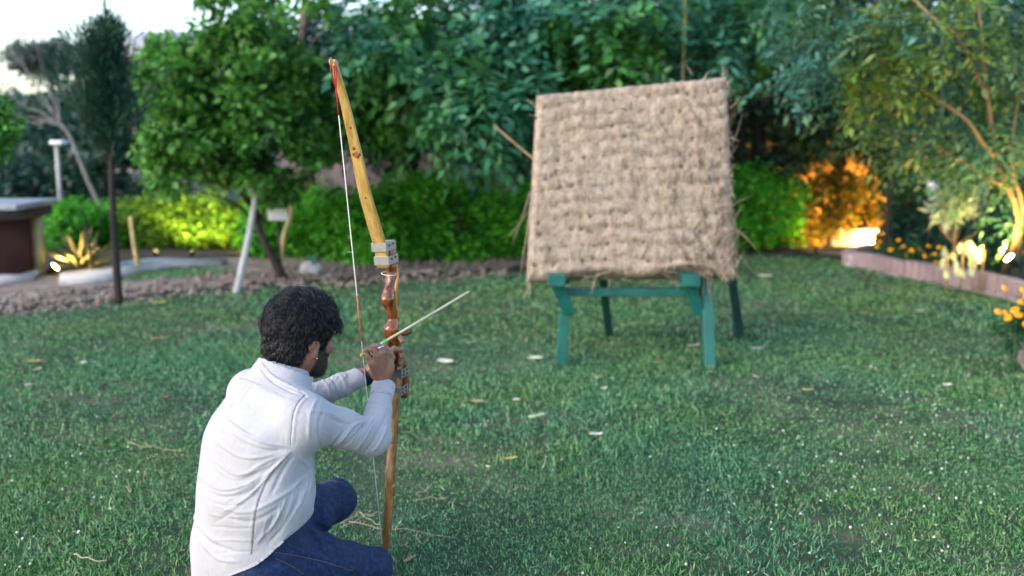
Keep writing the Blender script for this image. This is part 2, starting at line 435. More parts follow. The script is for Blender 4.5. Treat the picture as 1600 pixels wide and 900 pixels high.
# stone path on the left
def pathpoly(pp): return [g(*q) for q in pp]
def slab(name, pp, z, th, m):
    pts = pathpoly(pp); n = len(pts)
    V = [(x, y, z) for x, y in pts] + [(x, y, z - th) for x, y in pts]
    Fc = [tuple(range(n)), tuple(range(2 * n - 1, n - 1, -1))] + [((k + 1) % n, k, k + n, (k + 1) % n + n) for k in range(n)]
    return tag(obj(name, (np.array(V), Fc), m), kind='structure')
slab('stone_path', [(-200, 452), (0, 445), (50, 441), (62, 430), (110, 423), (118, 420), (0, 421), (-200, 424)][::-1], .05, .06, M['stone'])
slab('stone_path_far', [(92, 447), (170, 442), (215, 430), (270, 421), (345, 417), (355, 411), (240, 410), (190, 416), (150, 426), (95, 434)][::-1], .05, .06, M['stone'])
sheet('flower_bed', [g(150, 428), g(195, 417), g(240, 408), g(340, 402), g(800, 395), g(1000, 388), (1.2, 13.4), (-9.5, 13.4), (-9.5, 11)], .018, M['bedsoil'])
sheet('far_bed', [g(1150, 394), g(1330, 392), g(1345, 400), (3.6, 9.9), (4.1, 8.8), (4.4, 8.0), (9, 8.6), (9, 13.5), (1.2, 13.5)], .02, M['bedsoil'])

# hills beyond the garden on the left
def hill(name, x0, x1, y, zt, seed):
    r = np.random.default_rng(seed); n = 60; xs = np.linspace(x0, x1, n)
    prof = sum(r.uniform(.3, 1) / k * np.sin(xs / (x1 - x0) * 6.28 * k + r.uniform(0, 6)) for k in range(1, 9))
    prof = (prof - prof.min()) / (prof.max() - prof.min())
    V = []; 
    for j, (dy, f) in enumerate([(-30, 0), (-12, .55), (-4, .85), (0, 1), (20, .6), (50, 0)]):
        for i in range(n): V.append((xs[i], y + dy, -.5 + f * zt * (.65 + .35 * prof[i])))
    Fc = [(j * n + i, j * n + i + 1, (j + 1) * n + i + 1, (j + 1) * n + i) for j in range(5) for i in range(n - 1)]
    tag(obj(name, (np.array(V), Fc), M['hill']), kind='structure')
hill('hill', -150, -12, 120, 9.0, 3)
hill('hill_near', -95, -14, 75, 4.4, 8)

# garden wall behind everything
wl = thing('garden_wall', 'dark brick garden wall running behind the hedges and trees', 'wall', (2, 13.9, 0))
obj('wall', abox(-3.2, 12, 13.8, 14.05, 0, 1.75), M['wallb'], wl)
obj('coping', abox(-3.25, 12.05, 13.75, 14.1, 1.753, 1.83), M['greywood'], wl)
pc = P(1365, 256, 13.2)
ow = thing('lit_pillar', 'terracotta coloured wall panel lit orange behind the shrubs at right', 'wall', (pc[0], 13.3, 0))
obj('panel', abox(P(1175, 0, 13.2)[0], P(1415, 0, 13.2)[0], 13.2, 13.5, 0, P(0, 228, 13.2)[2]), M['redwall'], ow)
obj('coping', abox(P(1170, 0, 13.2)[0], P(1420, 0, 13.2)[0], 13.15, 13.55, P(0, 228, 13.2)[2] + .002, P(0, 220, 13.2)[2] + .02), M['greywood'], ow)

# small dark building on the far left
bp = P(-40, 330, 9.6)
hut = thing('garden_hut', 'low dark maroon hut with flat overhanging roof at left edge', 'hut', (-6.2, 10.0, 0))
zt = P(0, 327, 9.3)[2]
xr = P(40, 0, 9.95)[0]
obj('wall', abox(xr - 2.6, xr, 9.4, 9.95, 0, zt - .004), M['maroon'], hut)
rf = obj('roof', abox(xr - 3.0, P(68, 0, 10.0)[0], 9.15, 10.0, zt, zt + .055), M['greywood'], hut); bevel(rf, .01)
obj('fascia', abox(xr - 2.9, P(58, 0, 9.97)[0], 9.2, 9.97, zt - .10, zt - .003), M['darkwood'], hut)
obj('corner_panel', abox(xr + .003, xr + .09, 9.7, 9.78, 0, zt - .11), M['bamboo'], hut)

# pale house glimpsed through the crowns
hs = thing('distant_house', 'pale blue grey house glimpsed through the leafy tree top', 'house', (-11.5, 34, 0))
obj('wall', abox(-13.2, -9.9, 33, 37, 0, 3.7), M['render'], hs)
obj('roof', (np.array([(-13.6, 32.6, 3.703), (-9.5, 32.6, 3.703), (-9.5, 37.4, 3.703), (-13.6, 37.4, 3.703), (-12.6, 35, 4.7), (-10.5, 35, 4.7)]), [(0, 1, 5, 4), (1, 2, 5), (2, 3, 4, 5), (3, 0, 4), (3, 2, 1, 0)]), M['greywood'], hs)
for k, x in enumerate((-12.5, -10.7)):
    f = obj('window', abox(x - .5, x + .5, 32.94, 32.997, 2.1, 3.3), M['white'], hs)
    obj('pane', abox(x - .42, x + .42, 32.925, 32.938, 2.18, 3.22), M['glass'], f)

# raised brick planters
def planter(name, label, pts, h, n, closed=False):
    """row of upright bricks on a pale footing, along a ground path"""
    pth = smooth_path([(*p, 0) for p in pts], 80); 
    root = thing(name, label, 'planter', pth[len(pth) // 2])
    d = np.cumsum(np.r_[0, nrm(np.diff(pth, axis=0))]); parts = []
    def at(s): return np.array([np.interp(s, d, pth[:, k]) for k in range(3)])
    k = int(d[-1] / .078)
    for i in range(k):
        a, b = at(d[-1] * i / k), at(d[-1] * (i + 1) / k); t = unit(b - a); nn = np.array([-t[1], t[0], 0])
        c = (a + b) / 2 + [0, 0, h * .5 + .02] + nn * rng.normal() * .003
        parts.append(box(c, (t, nn, AX[2]), (nrm(b - a) / 2 - .005, .055, h / 2 + rng.normal() * .003)))
    flat(obj('brick_row', cat_mesh(parts), M['brick'], root))
    ring = []
    for i in range(len(pth)):
        t = unit(pth[min(i + 1, 79)] - pth[max(i - 1, 0)]); nn = np.array([-t[1], t[0], 0])
        ring.append((pth[i] - nn * .15, pth[i] + nn * .045, h))
    V, Fc = [], []
    for a, b, _ in ring: V += [a + [0, 0, -.02], a + [0, 0, .055], b + [0, 0, .055], b + [0, 0, -.02]]
    for i in range(79): 
        for e in range(4): Fc.append((4 * i + e, 4 * i + (e + 1) % 4, 4 * i + 4 + (e + 1) % 4, 4 * i + 4 + e))
    obj('footing', (np.array(V), Fc), M['mortar'], root)
    V2 = []; Fc2 = []
    for i in range(len(pth)):
        t = unit(pth[min(i + 1, 79)] - pth[max(i - 1, 0)]); nn = np.array([-t[1], t[0], 0])
        V2 += [pth[i] - nn * .04 + [0, 0, .05], pth[i] - nn * .04 + [0, 0, h], pth[i] + nn * .04 + [0, 0, h], pth[i] + nn * .04 + [0, 0, .05]]
    for i in range(79):
        for e in range(4): Fc2.append((4 * i + e, 4 * i + (e + 1) % 4, 4 * i + 4 + (e + 1) % 4, 4 * i + 4 + e))
    obj('mortar_joint', (np.array(V2), Fc2), M['mortar'], root)
    return root
pl1 = [g(1352, 409), g(1352, 421), g(1400, 432), g(1480, 444), g(1560, 461), g(1610, 476), g(1700, 500), (4.85, 7.2)]
pl1 = [(3.95, 10.9), (3.50, 10.3)] + pl1[1:]
planter('brick_planter', 'curved low kerb of upright mauve bricks around the marigold bed', pl1[::-1], .15, 60)
cc = np.array([3.97, 5.62]); 
planter('round_planter', 'pinkish kerb of round flower bed cut off by the right edge', [tuple(cc + .87 * np.array([math.cos(a), math.sin(a)])) for a in np.linspace(0, 6.2, 14)][::-1], .13, 60)
sheet('bed_earth', [tuple(cc + .84 * np.array([math.cos(a), math.sin(a)])) for a in np.linspace(0, 6.28, 25)[:-1]], .10, M['bedsoil'])

# ================================================================ TREES AND SHRUBS
def at_c(px, py, Y, r, f=.8): p = P(px, py, Y); return (*p, r, f)
# dark slender conifer at left
b0 = G(186, 477); tp = [b0, P(181, 400, b0[1]), P(175, 300, b0[1]), P(172, 180, b0[1]), P(168, 60, b0[1]), P(160, -40, b0[1])]
t = thing('slender_conifer', 'dark slender conifer with thin bare lower trunk at left', 'tree', b0)
obj('trunk', tube(smooth_path(tp, 20), np.linspace(.038, .008, 20), 8), M['barkdark'], t)
B, D, Nn, Ls = [], [], [], []
brs = []
for k in range(120):
    z = rng.uniform(.03, 1) ** .9; p0 = P(172 - 6 * z, 250 - 185 * z, b0[1]); an = rng.uniform(0, 6.28)
    ln = (.62 * (1 - z) ** .8 + .05) * (1 if k % 3 else .6) * rng.uniform(.5, 1.15); dr = np.array([math.cos(an), math.sin(an), rng.uniform(.7, 2.2)]); dr = unit(dr)
    pth = smooth_path([p0 + [0, 0, -.12], p0 + dr * ln * .5 + [0, 0, -.02], p0 + dr * ln + [0, 0, .12]], 6); brs.append(tube(pth, np.linspace(.008, .002, 6), 4, False))
    m = 80; tt = rng.uniform(.15, 1.05, m); q = np.stack([np.interp(tt, np.linspace(0, 1, 6), pth[:, j]) for j in range(3)], -1)
    B.append(q + rng.normal(size=(m, 3)) * .035); D.append(dr * 1.0 + rng.normal(size=(m, 3)) * .45 + [0, 0, .35]); Nn.append(rng.normal(size=(m, 3))); 
B, D, Nn = map(np.concatenate, (B, D, Nn)); k = len(B)
V, T = leaf_mesh(B, D, Nn, rng.uniform(.05, .11, k), np.full(k, .010))
obj('crown', (V, T, False), L_conif, t); obj('branches', cat_mesh(brs), M['barkdark'], t)

# leafy tree left of centre
b0 = G(444, 436); Y0 = b0[1]
cl = np.vstack([ell_clumps(P(330, 120, Y0 - .1), (.42, .6, .5), 22, .17), ell_clumps(P(405, 110, Y0 - .2), (.5, .6, .5), 18, .18), ell_clumps(P(320, 225, Y0 - .1), (.52, .6, .36), 18, .165), ell_clumps(P(440, 60, Y0), (.4, .6, .35), 9, .15), ell_clumps(P(275, 150, Y0), (.34, .5, .5), 18, .2), ell_clumps(P(430, 15, Y0 - .1), (.75, .8, .22), 13, .13), ell_clumps(P(260, 95, Y0), (.3, .4, .3), 8, .13), ell_clumps(P(510, 190, Y0 + .3), (.3, .4, .5), 9, .15), ell_clumps(P(420, 240, Y0 - .2), (.42, .5, .4), 20, .18), ell_clumps(P(290, 235, Y0 - .3), (.35, .4, .35), 14, .17)])
tree('leafy_tree', 'bright green round leafed tree with leaning dark trunk left of the bow', 'tree', b0, [b0, P(420, 390, Y0), P(402, 350, Y0), P(398, 300, Y0), P(380, 200, Y0), P(370, 60, Y0)], cl, 15500, .08, L_bright, M['barkdark'], .045, asp=.7, droop=.25, group='trees around the lawn')
# tree behind it with brown trunk
b0 = (P(488, 0, 11.2)[0], 11.2, 0.)
cl = np.vstack([ell_clumps(P(465, 110, 11.2), (.8, .8, .6), 24, .28), ell_clumps(P(560, 150, 11.4), (.8, .7, .5), 26, .3)])
tree('shade_tree', 'dark leafed tree with bare brown trunk rising behind the hedge', 'tree', b0, [b0, P(490, 320, 11.2), P(478, 230, 11.2), P(470, 120, 11.2), P(480, -40, 11.2)], cl, 9000, .10, L_dark, M['bark'], .085, asp=.6, group='trees around the lawn')
# large tree over the centre with drooping boughs of big leaves
b0 = (P(900, 0, 11.8)[0], 11.8, 0.)
cs = []
for (a, b, Y, rx, rz, m) in [(610, 25, 9.6, .6, .18, 7), (640, 110, 9.4, .7, .22, 16), (690, 60, 9.2, .7, .28, 16), (770, 140, 8.9, .5, .26, 18), (748, 185, 8.9, .28, .12, 6), (850, 60, 9.4, .8, .35, 22), (830, 170, 9.3, .35, .3, 7), (620, 165, 9.9, .6, .2, 8), (950, 40, 9.8, .9, .4, 20), (1080, 30, 10.2, .8, .4, 16), (740, -15, 10.0, 1.2, .2, 10)]:
    cs.append(ell_clumps(P(a, b, Y), (rx, .5, rz), m, .165, .5))
cl = np.vstack(cs)
tree('broad_tree', 'broad tree with tiers of large teal green leaves hanging over the centre', 'tree', b0, [b0, P(905, 250, 11.8), P(900, 120, 11.7), P(880, 20, 11.4), P(860, -120, 11)], cl, 15000, .125, L_teal, M['barkdark'], .13, asp=.5, spray=9, droop=.35, group='trees around the lawn', every=6)
# dark backdrop trees, each its own
bk = [(645, 165, 12.6, 1.2, .95, 'dense dark tree filling the gap behind the bow tip'),
      (820, 110, 12.8, 1.4, 1.3, 'dense dark tree behind the straw target left corner'),
      (1010, 60, 13.0, 1.4, 1.2, 'dense dark tree whose top shows above the straw target'),
      (1190, 120, 12.4, 1.1, 1.3, 'dense dark teal tree just right of the straw target'),
      (1320, 90, 12.6, 1.2, 1.3, 'dense dark tree above the orange lit pillar'),
      (1480, 120, 12.2, 1.3, 1.5, 'dense dark tree behind the orange trunked tree'),
      (1640, 120, 11.5, 1.3, 1.6, 'dense dark tree at the far right edge')]
for (a, b, Y, rx, rz, lab) in bk:
    c = P(a, b, Y); b0 = (c[0], Y, 0.)
    cl = np.vstack([ell_clumps(c, (rx, .8, rz), 60, .36, .7, .35)])
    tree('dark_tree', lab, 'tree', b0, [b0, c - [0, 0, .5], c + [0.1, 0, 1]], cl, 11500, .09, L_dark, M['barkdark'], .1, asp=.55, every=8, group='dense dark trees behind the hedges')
# a taller screen of woodland further off that closes the gaps
wd = []
for x in np.arange(-2.2, 15, .9):
    wd.append(ell_clumps((x, 17 + rng.uniform(-1, 1), 1.75 + rng.uniform(-.3, .4)), (1.2, 1.2, 1.7), 30, .5, .8, .2))
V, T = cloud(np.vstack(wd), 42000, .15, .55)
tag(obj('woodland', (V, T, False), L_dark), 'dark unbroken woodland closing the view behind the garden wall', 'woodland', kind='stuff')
# small light green tree above the target at right
c = P(1160, 50, 10.8); b0 = (c[0] - .55, 11.4, 0.)
tree('young_tree', 'light green young tree crown above the target right corner', 'tree', b0, [b0, c - [0, 0, .6], c + [0, 0, .3]], ell_clumps(c, (.55, .5, .55), 26, .2), 6000, .075, L_bright, M['bark'], .04, asp=.6, group='trees around the lawn')
# feathery pinnate tree with orange lit limbs on the right
b0 = np.array([P(1600, 0, 8.9)[0], 8.9, 0.1])
cs = []
for (a, b, Y, rx, rz, m) in [(1330, 50, 7.8, .45, .25, 16), (1260, 105, 7.7, .25, .14, 8), (1300, 130, 7.6, .25, .12, 8), (1420, 60, 7.6, .5, .3, 18), (1560, 50, 7.6, .5, .35, 20), (1500, 150, 8.2, .45, .3, 16), (1590, 180, 8.0, .3, .4, 14), (1440, 215, 8.6, .4, .14, 12), (1530, 260, 8.6, .4, .25, 12), (1590, 320, 8.5, .2, .25, 6), (1450, -10, 7.8, 1.2, .3, 26), (1390, 140, 8.2, .3, .25, 8)]:
    cs.append(ell_clumps(P(a, b, Y), (rx, .4, rz), m, .15, .5))
cl = np.vstack(cs)
t = thing('feathery_tree', 'tree with feathery blue green leaflets and orange lit limbs at right', 'tree', b0, 'trees around the lawn')
lm = []
for pp, r in [([b0, P(1592, 345, 8.3), P(1560, 255, 7.9), P(1543, 150, 7.7), P(1535, 60, 7.6), P(1520, -60, 7.8)], .026),
              ([P(1558, 250, 7.9), P(1532, 218, 7.7), P(1508, 185, 7.6), P(1440, 140, 7.6), P(1330, 60, 7.7)], .016),
              ([P(1543, 150, 7.7), P(1495, 60, 7.5), P(1455, 25, 7.4), P(1400, -30, 7.5)], .016),
              ([b0 + [.1, 0, 0], P(1598, 330, 8.2), P(1580, 250, 7.9), P(1596, 120, 7.8)], .02),
              ([P(1570, 290, 8.0), P(1545, 280, 8), P(1500, 250, 8.1), P(1440, 220, 8.3)], .016)]:
    q = smooth_path(pp, 16); lm.append(tube(q, np.linspace(r, r * .35, 16), 8))
obj('trunk', cat_mesh(lm), M['barktan'], t)
V, T = cloud(cl, 10500, .082, .38, spray=11, droop=.5); obj('crown', (V, T, False), L_blue, t)

# far hazy trees on the left and a bare tree
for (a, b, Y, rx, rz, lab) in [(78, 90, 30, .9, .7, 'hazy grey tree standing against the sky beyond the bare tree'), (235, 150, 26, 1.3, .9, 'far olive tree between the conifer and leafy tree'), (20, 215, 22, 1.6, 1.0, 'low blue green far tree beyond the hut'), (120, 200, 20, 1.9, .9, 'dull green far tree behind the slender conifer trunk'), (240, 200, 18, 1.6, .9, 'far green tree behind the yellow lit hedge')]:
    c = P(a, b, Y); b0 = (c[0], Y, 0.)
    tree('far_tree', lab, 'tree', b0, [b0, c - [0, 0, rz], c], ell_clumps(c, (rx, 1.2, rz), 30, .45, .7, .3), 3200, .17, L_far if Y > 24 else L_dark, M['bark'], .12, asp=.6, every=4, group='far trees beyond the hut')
b0 = np.array([P(165, 0, 14)[0], 14., 0.]); t = thing('bare_tree', 'leafless pale branched tree leaning left against the sky', 'tree', b0, 'trees around the lawn')
bs = []
trunk = smooth_path([b0, P(150, 310, 14), P(110, 215, 14), P(95, 195, 14)], 10); bs.append(tube(trunk, np.linspace(.032, .022, 10), 7))
for (x1, y1, x2, y2) in [(60, 150, 20, 60), (40, 190, -20, 150), (70, 120, 45, 20), (30, 160, -30, 90), (60, 185, -10, 175), (20, 80, -10, 10), (85, 130, 95, 60)]:
    bs.append(tube(smooth_path([P(95, 197, 14), P((95 + x1) / 2, (197 + y1) / 2 - 4, 14), P(x1, y1, 14.1), P(x2, y2, 14.2)], 10), np.linspace(.014, .003, 10), 5))
obj('trunk', cat_mesh(bs), M['barkpale'], t)
# leafy spray entering at left edge
c = P(5, 215, 6.8); b0 = (c[0] - 1.0, 6.9, 0)
tree('edge_tree', 'bright green leafy branch reaching in at the left edge', 'tree', b0, [b0, (c[0] - .9, 6.9, .8), c - [.5, 0, .2], c], ell_clumps(c - [.12, 0, 0], (.22, .25, .24), 16, .11), 2600, .055, L_bright, M['bark'], .04, asp=.5, group='trees around the lawn')

# hedges and shrubs
def hedge(name, label, pts, n, size, lm, depth=.5, cr=.26, cat='hedge', group=None):
    """pts: (px, ytop, ybase, Y)"""
    cs = []
    A = np.array(pts, float)
    for px in np.arange(A[0, 0], A[-1, 0] + 1, 20):
        yt, yb, Y = [np.interp(px, A[:, 0], A[:, k]) for k in (1, 2, 3)]
        top = P(px, yt, Y); zt = top[2]; z0 = max(.16, P(px, yb, Y)[2])
        for z in np.arange(z0, zt - cr * .3, cr * .9):
            cs.append((top[0] + rng.normal() * .06, Y + rng.uniform(0, depth), min(z + rng.normal() * .05, zt - cr * .6), cr * rng.uniform(.75, 1.2), .85))
    cs = np.array(cs); base = (P(A[:, 0].mean(), 0, A[:, 3].mean())[0], A[:, 3].mean() + .3, 0)
    t = thing(name, label, cat, base, group)
    V, T = cloud(cs, n, size, .55, up=.3); obj('foliage', (V, T, False), lm, t)
    st = []
    for c in cs[::3]: 
        p0 = np.array([c[0] + rng.normal() * .1, c[1] + .15, 0]); st.append(tube(smooth_path([p0, (p0 + c[:3]) / 2 + rng.normal(size=3) * .04, c[:3]], 5), [.018, .015, .012, .009, .006], 5))
    for q in st[:60]: obj('stem', q, M['barkdark'], t)
    return t
hedge('far_shrubbery', 'dark bluish shrub mass far beyond the hut roof', [(-80, 235, 330, 17), (40, 240, 330, 17), (120, 262, 330, 17), (250, 272, 330, 17)], 9000, .12, L_dark, 1.5, .5, 'shrub')
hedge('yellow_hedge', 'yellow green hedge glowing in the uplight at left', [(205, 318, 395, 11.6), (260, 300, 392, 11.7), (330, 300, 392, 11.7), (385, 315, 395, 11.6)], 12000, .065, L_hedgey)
hedge('low_shrub', 'dark green bush between the hut and the lit agave', [(60, 345, 410, 11.2), (100, 315, 408, 11.4), (140, 320, 405, 11.6), (190, 325, 400, 11.8)], 7000, .065, L_hedge)
hedge('hedge_behind_sign', 'mid green hedge behind the small white sign', [(395, 330, 415, 11.0), (440, 300, 415, 10.9), (500, 285, 418, 10.7), (545, 290, 418, 10.6)], 12000, .06, L_hedge)
hedge('clipped_hedge', 'wide vivid green hedge between the bow and the straw target', [(550, 292, 418, 10.5), (610, 275, 418, 10.5), (700, 265, 415, 10.6), (790, 280, 412, 10.7), (900, 290, 408, 10.9)], 25000, .055, L_hedge, .6)
hedge('right_hedge', 'dark green hedge right of the straw target', [(1130, 262, 388, 11.4), (1200, 262, 388, 11.5), (1260, 290, 388, 11.6)], 10000, .06, L_hedge, .5)
hedge('lit_shrub', 'shrub with orange lit leaves before the glowing stone step', [(1235, 325, 380, 11.9), (1270, 290, 375, 11.9), (1320, 262, 345, 11.95), (1385, 290, 330, 12.3)], 5200, .075, L_amberglow, .3, .2, 'shrub')
hedge('backdrop_shrub', 'low dark shrub mass under the feathery tree', [(1440, 330, 385, 10.6), (1500, 320, 385, 10.6), (1600, 330, 390, 10.2)], 6000, .06, L_dark, .6, .22, 'shrub')
# weeping fine leaved shrub
c = P(1422, 330, 11.2); b0 = (c[0], 11.2, 0.)
tree('weeping_shrub', 'fine leaved drooping dark green shrub right of the orange pillar', 'shrub', b0, [b0, c, c + [0, 0, .3]], ell_clumps(P(1420, 300, 11.2), (.3, .3, .55), 26, .16), 7000, .07, L_cyp, M['barkdark'], .03, asp=.14, droop=1.2)
c = P(1400, 140, 10.8); b0 = (c[0], 10.8, 0.)
tree('narrow_conifer', 'narrow dark green conifer top left of the feathery tree', 'tree', b0, [b0, c - [0, 0, .6], c + [0, 0, .3]], ell_clumps(c, (.3, .3, .5), 22, .15), 6000, .06, L_cyp, M['barkdark'], .03, asp=.2, group='trees around the lawn')
# pale broad leaved plant
c = P(1500, 318, 9.2); b0 = (c[0], 9.2, 0.)
tree('pale_shrub', 'pale broad leaved shrub beside the small right sign', 'shrub', b0, [b0, c - [.03, 0, .2], c], np.vstack([ell_clumps(P(1500, 312, 9.2), (.17, .15, .13), 14, .07), ell_clumps(P(1478, 335, 9.2), (.08, .1, .05), 5, .05)]), 300, .13, L_pale, M['barktan'], .015, asp=.42)

# marigold plants
def flower(c, r, nr):
    V, Fc = [], []; n = 7; up = unit(nr)
    s, u, _ = frame(up)
    for ring, (rr, z) in enumerate([(0.25, .35), (.62, .3), (1, .02), (.75, -.25)]):
        for k in range(n):
            a = 6.283 * (k + ring * .5) / n; q = r * rr * (1 + .18 * rng.normal()); V.append(c + q * (math.cos(a) * s + math.sin(a) * u) + up * r * z)
    for ring in range(3):
        for k in range(n): Fc.append((ring * n + k, ring * n + (k + 1) % n, (ring + 1) * n + (k + 1) % n, (ring + 1) * n + k))
    Fc.append(tuple(range(n))); return V, Fc
def marigold(px, py, Y, h, w_, n, label, z0=0.02):
    p = P(px, py, Y); b0 = np.array([p[0], Y, z0]); t = thing('marigold_plant', label, 'plant', b0, 'marigold plants in the raised beds')
    cl = ell_clumps(b0 + [0, 0, h * .5], (w_, w_, h * .4), 14, .07)
    V, T = cloud(cl, 1300, .04, .4, up=.6); obj('foliage', (V, T, False), L_mari, t)
    for _ in range(n):
        q = b0 + [rng.uniform(-w_, w_), rng.uniform(-w_, .3 * w_), h * rng.uniform(.65, 1.15)]
        obj('flower', flower(q, rng.uniform(.02, .032), (rng.normal() * .4, -.7, .8)), PET, t)
for (a, Y, h, w_, n, lab) in [(1412, 10.3, .22, .2, 5, 'marigold plant at the left tip of the brick planter'),
                              (1440, 10.0, .26, .2, 7, 'second marigold plant from the planter tip'),
                              (1470, 9.7, .26, .2, 7, 'marigold plant in the middle of the planter row'),
                              (1500, 9.5, .2, .2, 5, 'marigold plant before the pale broad leaved shrub'),
                              (1590, 9.2, .26, .2, 4, 'marigold plant beyond the glowing right lamp')]:
    marigold(a, 0, Y, h, w_, n, lab)
marigold(1655, 0, 5.75, .36, .24, 14, 'marigold plant of the round bed at right edge', .1)
# tall lit stems at right planter
b0 = np.array([P(1550, 0, 8.5)[0], 8.5, .02]); t = thing('cactus_like_plant', 'upright pale stemmed plant glowing yellow beside the right lamp', 'plant', b0)
B, D = [], []
for k in range(26):
    x = rng.uniform(-.2, .16); z = rng.uniform(.08, .34); B.append(b0 + [x, rng.uniform(-.05, .2), z]); D.append([rng.normal() * .3, rng.normal() * .3, 1])
B, D = np.array(B), np.array(D); V, T = leaf_mesh(B, D, rng.normal(size=B.shape) * .3 + [0, -1, 0], rng.uniform(.08, .14, 26), rng.uniform(.04, .07, 26))
obj('foliage', (V, T, False), L_pale, t)
for x, h in ((-.17, .36), (-.05, .42), (.05, .3), (.12, .36)): obj('stem', tube([b0 + [x, .08, 0], b0 + [x * 1.1, .08, h]], .008, 6), M['barktan'], t)
# agave
b0 = G(130, 423); b0[2] = .02; t = thing('lit_agave', 'spiky agave lit golden beside the ground lamp', 'plant', b0)
lv = []
for k in range(84):
    a = rng.uniform(0, 6.28); e = rng.uniform(.25, 1.35); L_ = rng.uniform(.32, .55); d = np.array([math.cos(a) * math.cos(e), math.sin(a) * math.cos(e), math.sin(e)])
    s = unit(np.cross(d, [0, 0, 1.])); nn = np.cross(s, d); V, Fc = [], []
    for i, (f, wv) in enumerate([(0, .55), (.25, 1), (.55, .85), (.8, .5), (1, .02)]):
        c = b0 + d * L_ * f + np.array([0, 0, -.08 * f * f]); ww = .028 * wv; V += [c - s * ww, c - nn * ww * .35, c + s * ww, c + nn * ww * .1]
    for i in range(4):
        for j in range(4): Fc.append((4 * i + j, 4 * i + (j + 1) % 4, 4 * i + 4 + (j + 1) % 4, 4 * i + 4 + j))
    lv.append((V, Fc))
obj('leaves', cat_mesh(lv), L_agave, t)
# little garden figure like teal plant on stone
b0 = G(486, 430); t = thing('round_stone', 'pale round stone with a small teal plant behind the man', 'stone', b0)
V, Q = surfnet(lambda p: s_ell(p, b0 + [0, 0, .07], AX, (.11, .09, .08)) + .008 * np.sin(p[:, 0] * 40) * np.sin(p[:, 2] * 50), b0 - [.16, .14, .05], b0 + [.16, .14, .2], .015)
obj('stone', (V, Q), M['stone'], t); V, T = cloud(ell_clumps(b0 + [.05, 0, .16], (.03, .03, .04), 5, .04), 80, .05, .4); obj('sprig', (V, T, False), L_teal, t)

# poles, stakes, signs
def pole(name, label, a, b, r, m, cat, n=10, wob=.006):
    q = smooth_path([a, (np.asarray(a) + b) / 2 + rng.normal(size=3) * wob, b], n)
    o = obj(name, tube(q, np.linspace(r, r * .8, n), 8), m); return tag(o, label, cat)
a = G(369, 460); pole('prop_pole', 'weathered grey prop pole leaning toward the leafy tree', a, P(401, 296, 9.2), .034, M['pole'], 'pole')
a = G(438, 424); obj_ = obj('crooked_pole', tube(smooth_path([a, P(443, 370, a[1]), P(455, 335, a[1]), P(452, 310, a[1]), P(438, 262, a[1])], 14), np.linspace(.024, .02, 14), 8), M['bamboo']); tag(obj_, 'crooked tan pole standing beside the small white sign', 'pole')
a = G(217, 422); pole('garden_stake', 'thin tan stake lit from below before the yellow hedge', a, P(204, 338, a[1]), .026, M['bamboo'], 'stake')
a = G(146, 428); pole('sapling_stake', 'thin black stake standing beside the lit agave', a, P(133, 350, a[1]), .02, M['barkdark'], 'stake')
pole('bamboo_cane', 'upright bamboo cane showing above the straw target', (P(1068, 0, 9.65)[0], 9.65, 0.), P(1073, -60, 9.65), .017, M['canegreen'], 'cane')
pole('leaning_stick', 'thin pale stick slanting against the target left edge', P(836, 250, 7.6), P(772, 196, 7.9), .007, M['barktan'], 'stick')
def sign(label, c, wd, hg, gz, group='small white garden signs'):
    t = thing('garden_sign', label, 'sign', (c[0], c[1] + .02, gz), group)
    bevel(obj('panel', abox(c[0] - wd / 2, c[0] + wd / 2, c[1] - .008, c[1] + .008, c[2] - hg / 2, c[2] + hg / 2), M['white'], t), .003)
    obj('post', abox(c[0] - .012, c[0] + .012, c[1] + .0085, c[1] + .03, gz, c[2]), M['metal'], t)
    lb = []
    for k in range(3): lb.append(abox(c[0] - wd * .38, c[0] + wd * (.38 - .12 * k), c[1] - .0105, c[1] - .0082, c[2] + hg * (.25 - .25 * k) - .006, c[2] + hg * (.25 - .25 * k) + .004))
    return t
sign('small white sign beside the crooked tan pole', P(434, 335, 9.6), .19, .115, 0)
sign('small white sign beside the pale broad leaved shrub', P(1458, 291, 9.6), .105, .10, 0)
# lamp post far left
c = P(88, 222, 13); t = thing('lamp_post', 'pale square headed lamp post beyond the hut', 'lamp post', (c[0], 13, 0))
obj('post', abox(c[0] - .022, c[0] + .022, 12.978, 13.022, 0, c[2] - .03), M['pole'], t)
bevel(obj('lamp_head', abox(c[0] - .05, c[0] + .11, 12.9, 13.1, c[2] - .03, c[2] + .02), M['white'], t), .01)

# glowing step with uplight
x0, x1 = P(1324, 0, 11.9)[0], P(1392, 0, 11.9)[0]
t = thing('stone_step', 'low stone step washed in bright yellow lamplight', 'step', ((x0 + x1) / 2, 12.0, 0))
bevel(obj('riser', abox(x0, x1, 11.98, 12.35, 0, .19), M['stone'], t), .01)
bevel(obj('tread', abox(x0 - .03, x1 + .03, 11.93, 12.4, .192, .23), M['stone'], t), .01)
x0, x1 = P(1285, 0, 12.1)[0], P(1312, 0, 12.1)[0]
t = thing('stone_block', 'small pale stone block left of the glowing step', 'block', ((x0 + x1) / 2, 12.15, 0))
bevel(obj('block', abox(x0, x1, 12.05, 12.35, 0.02, .2), M['stone'], t), .015)

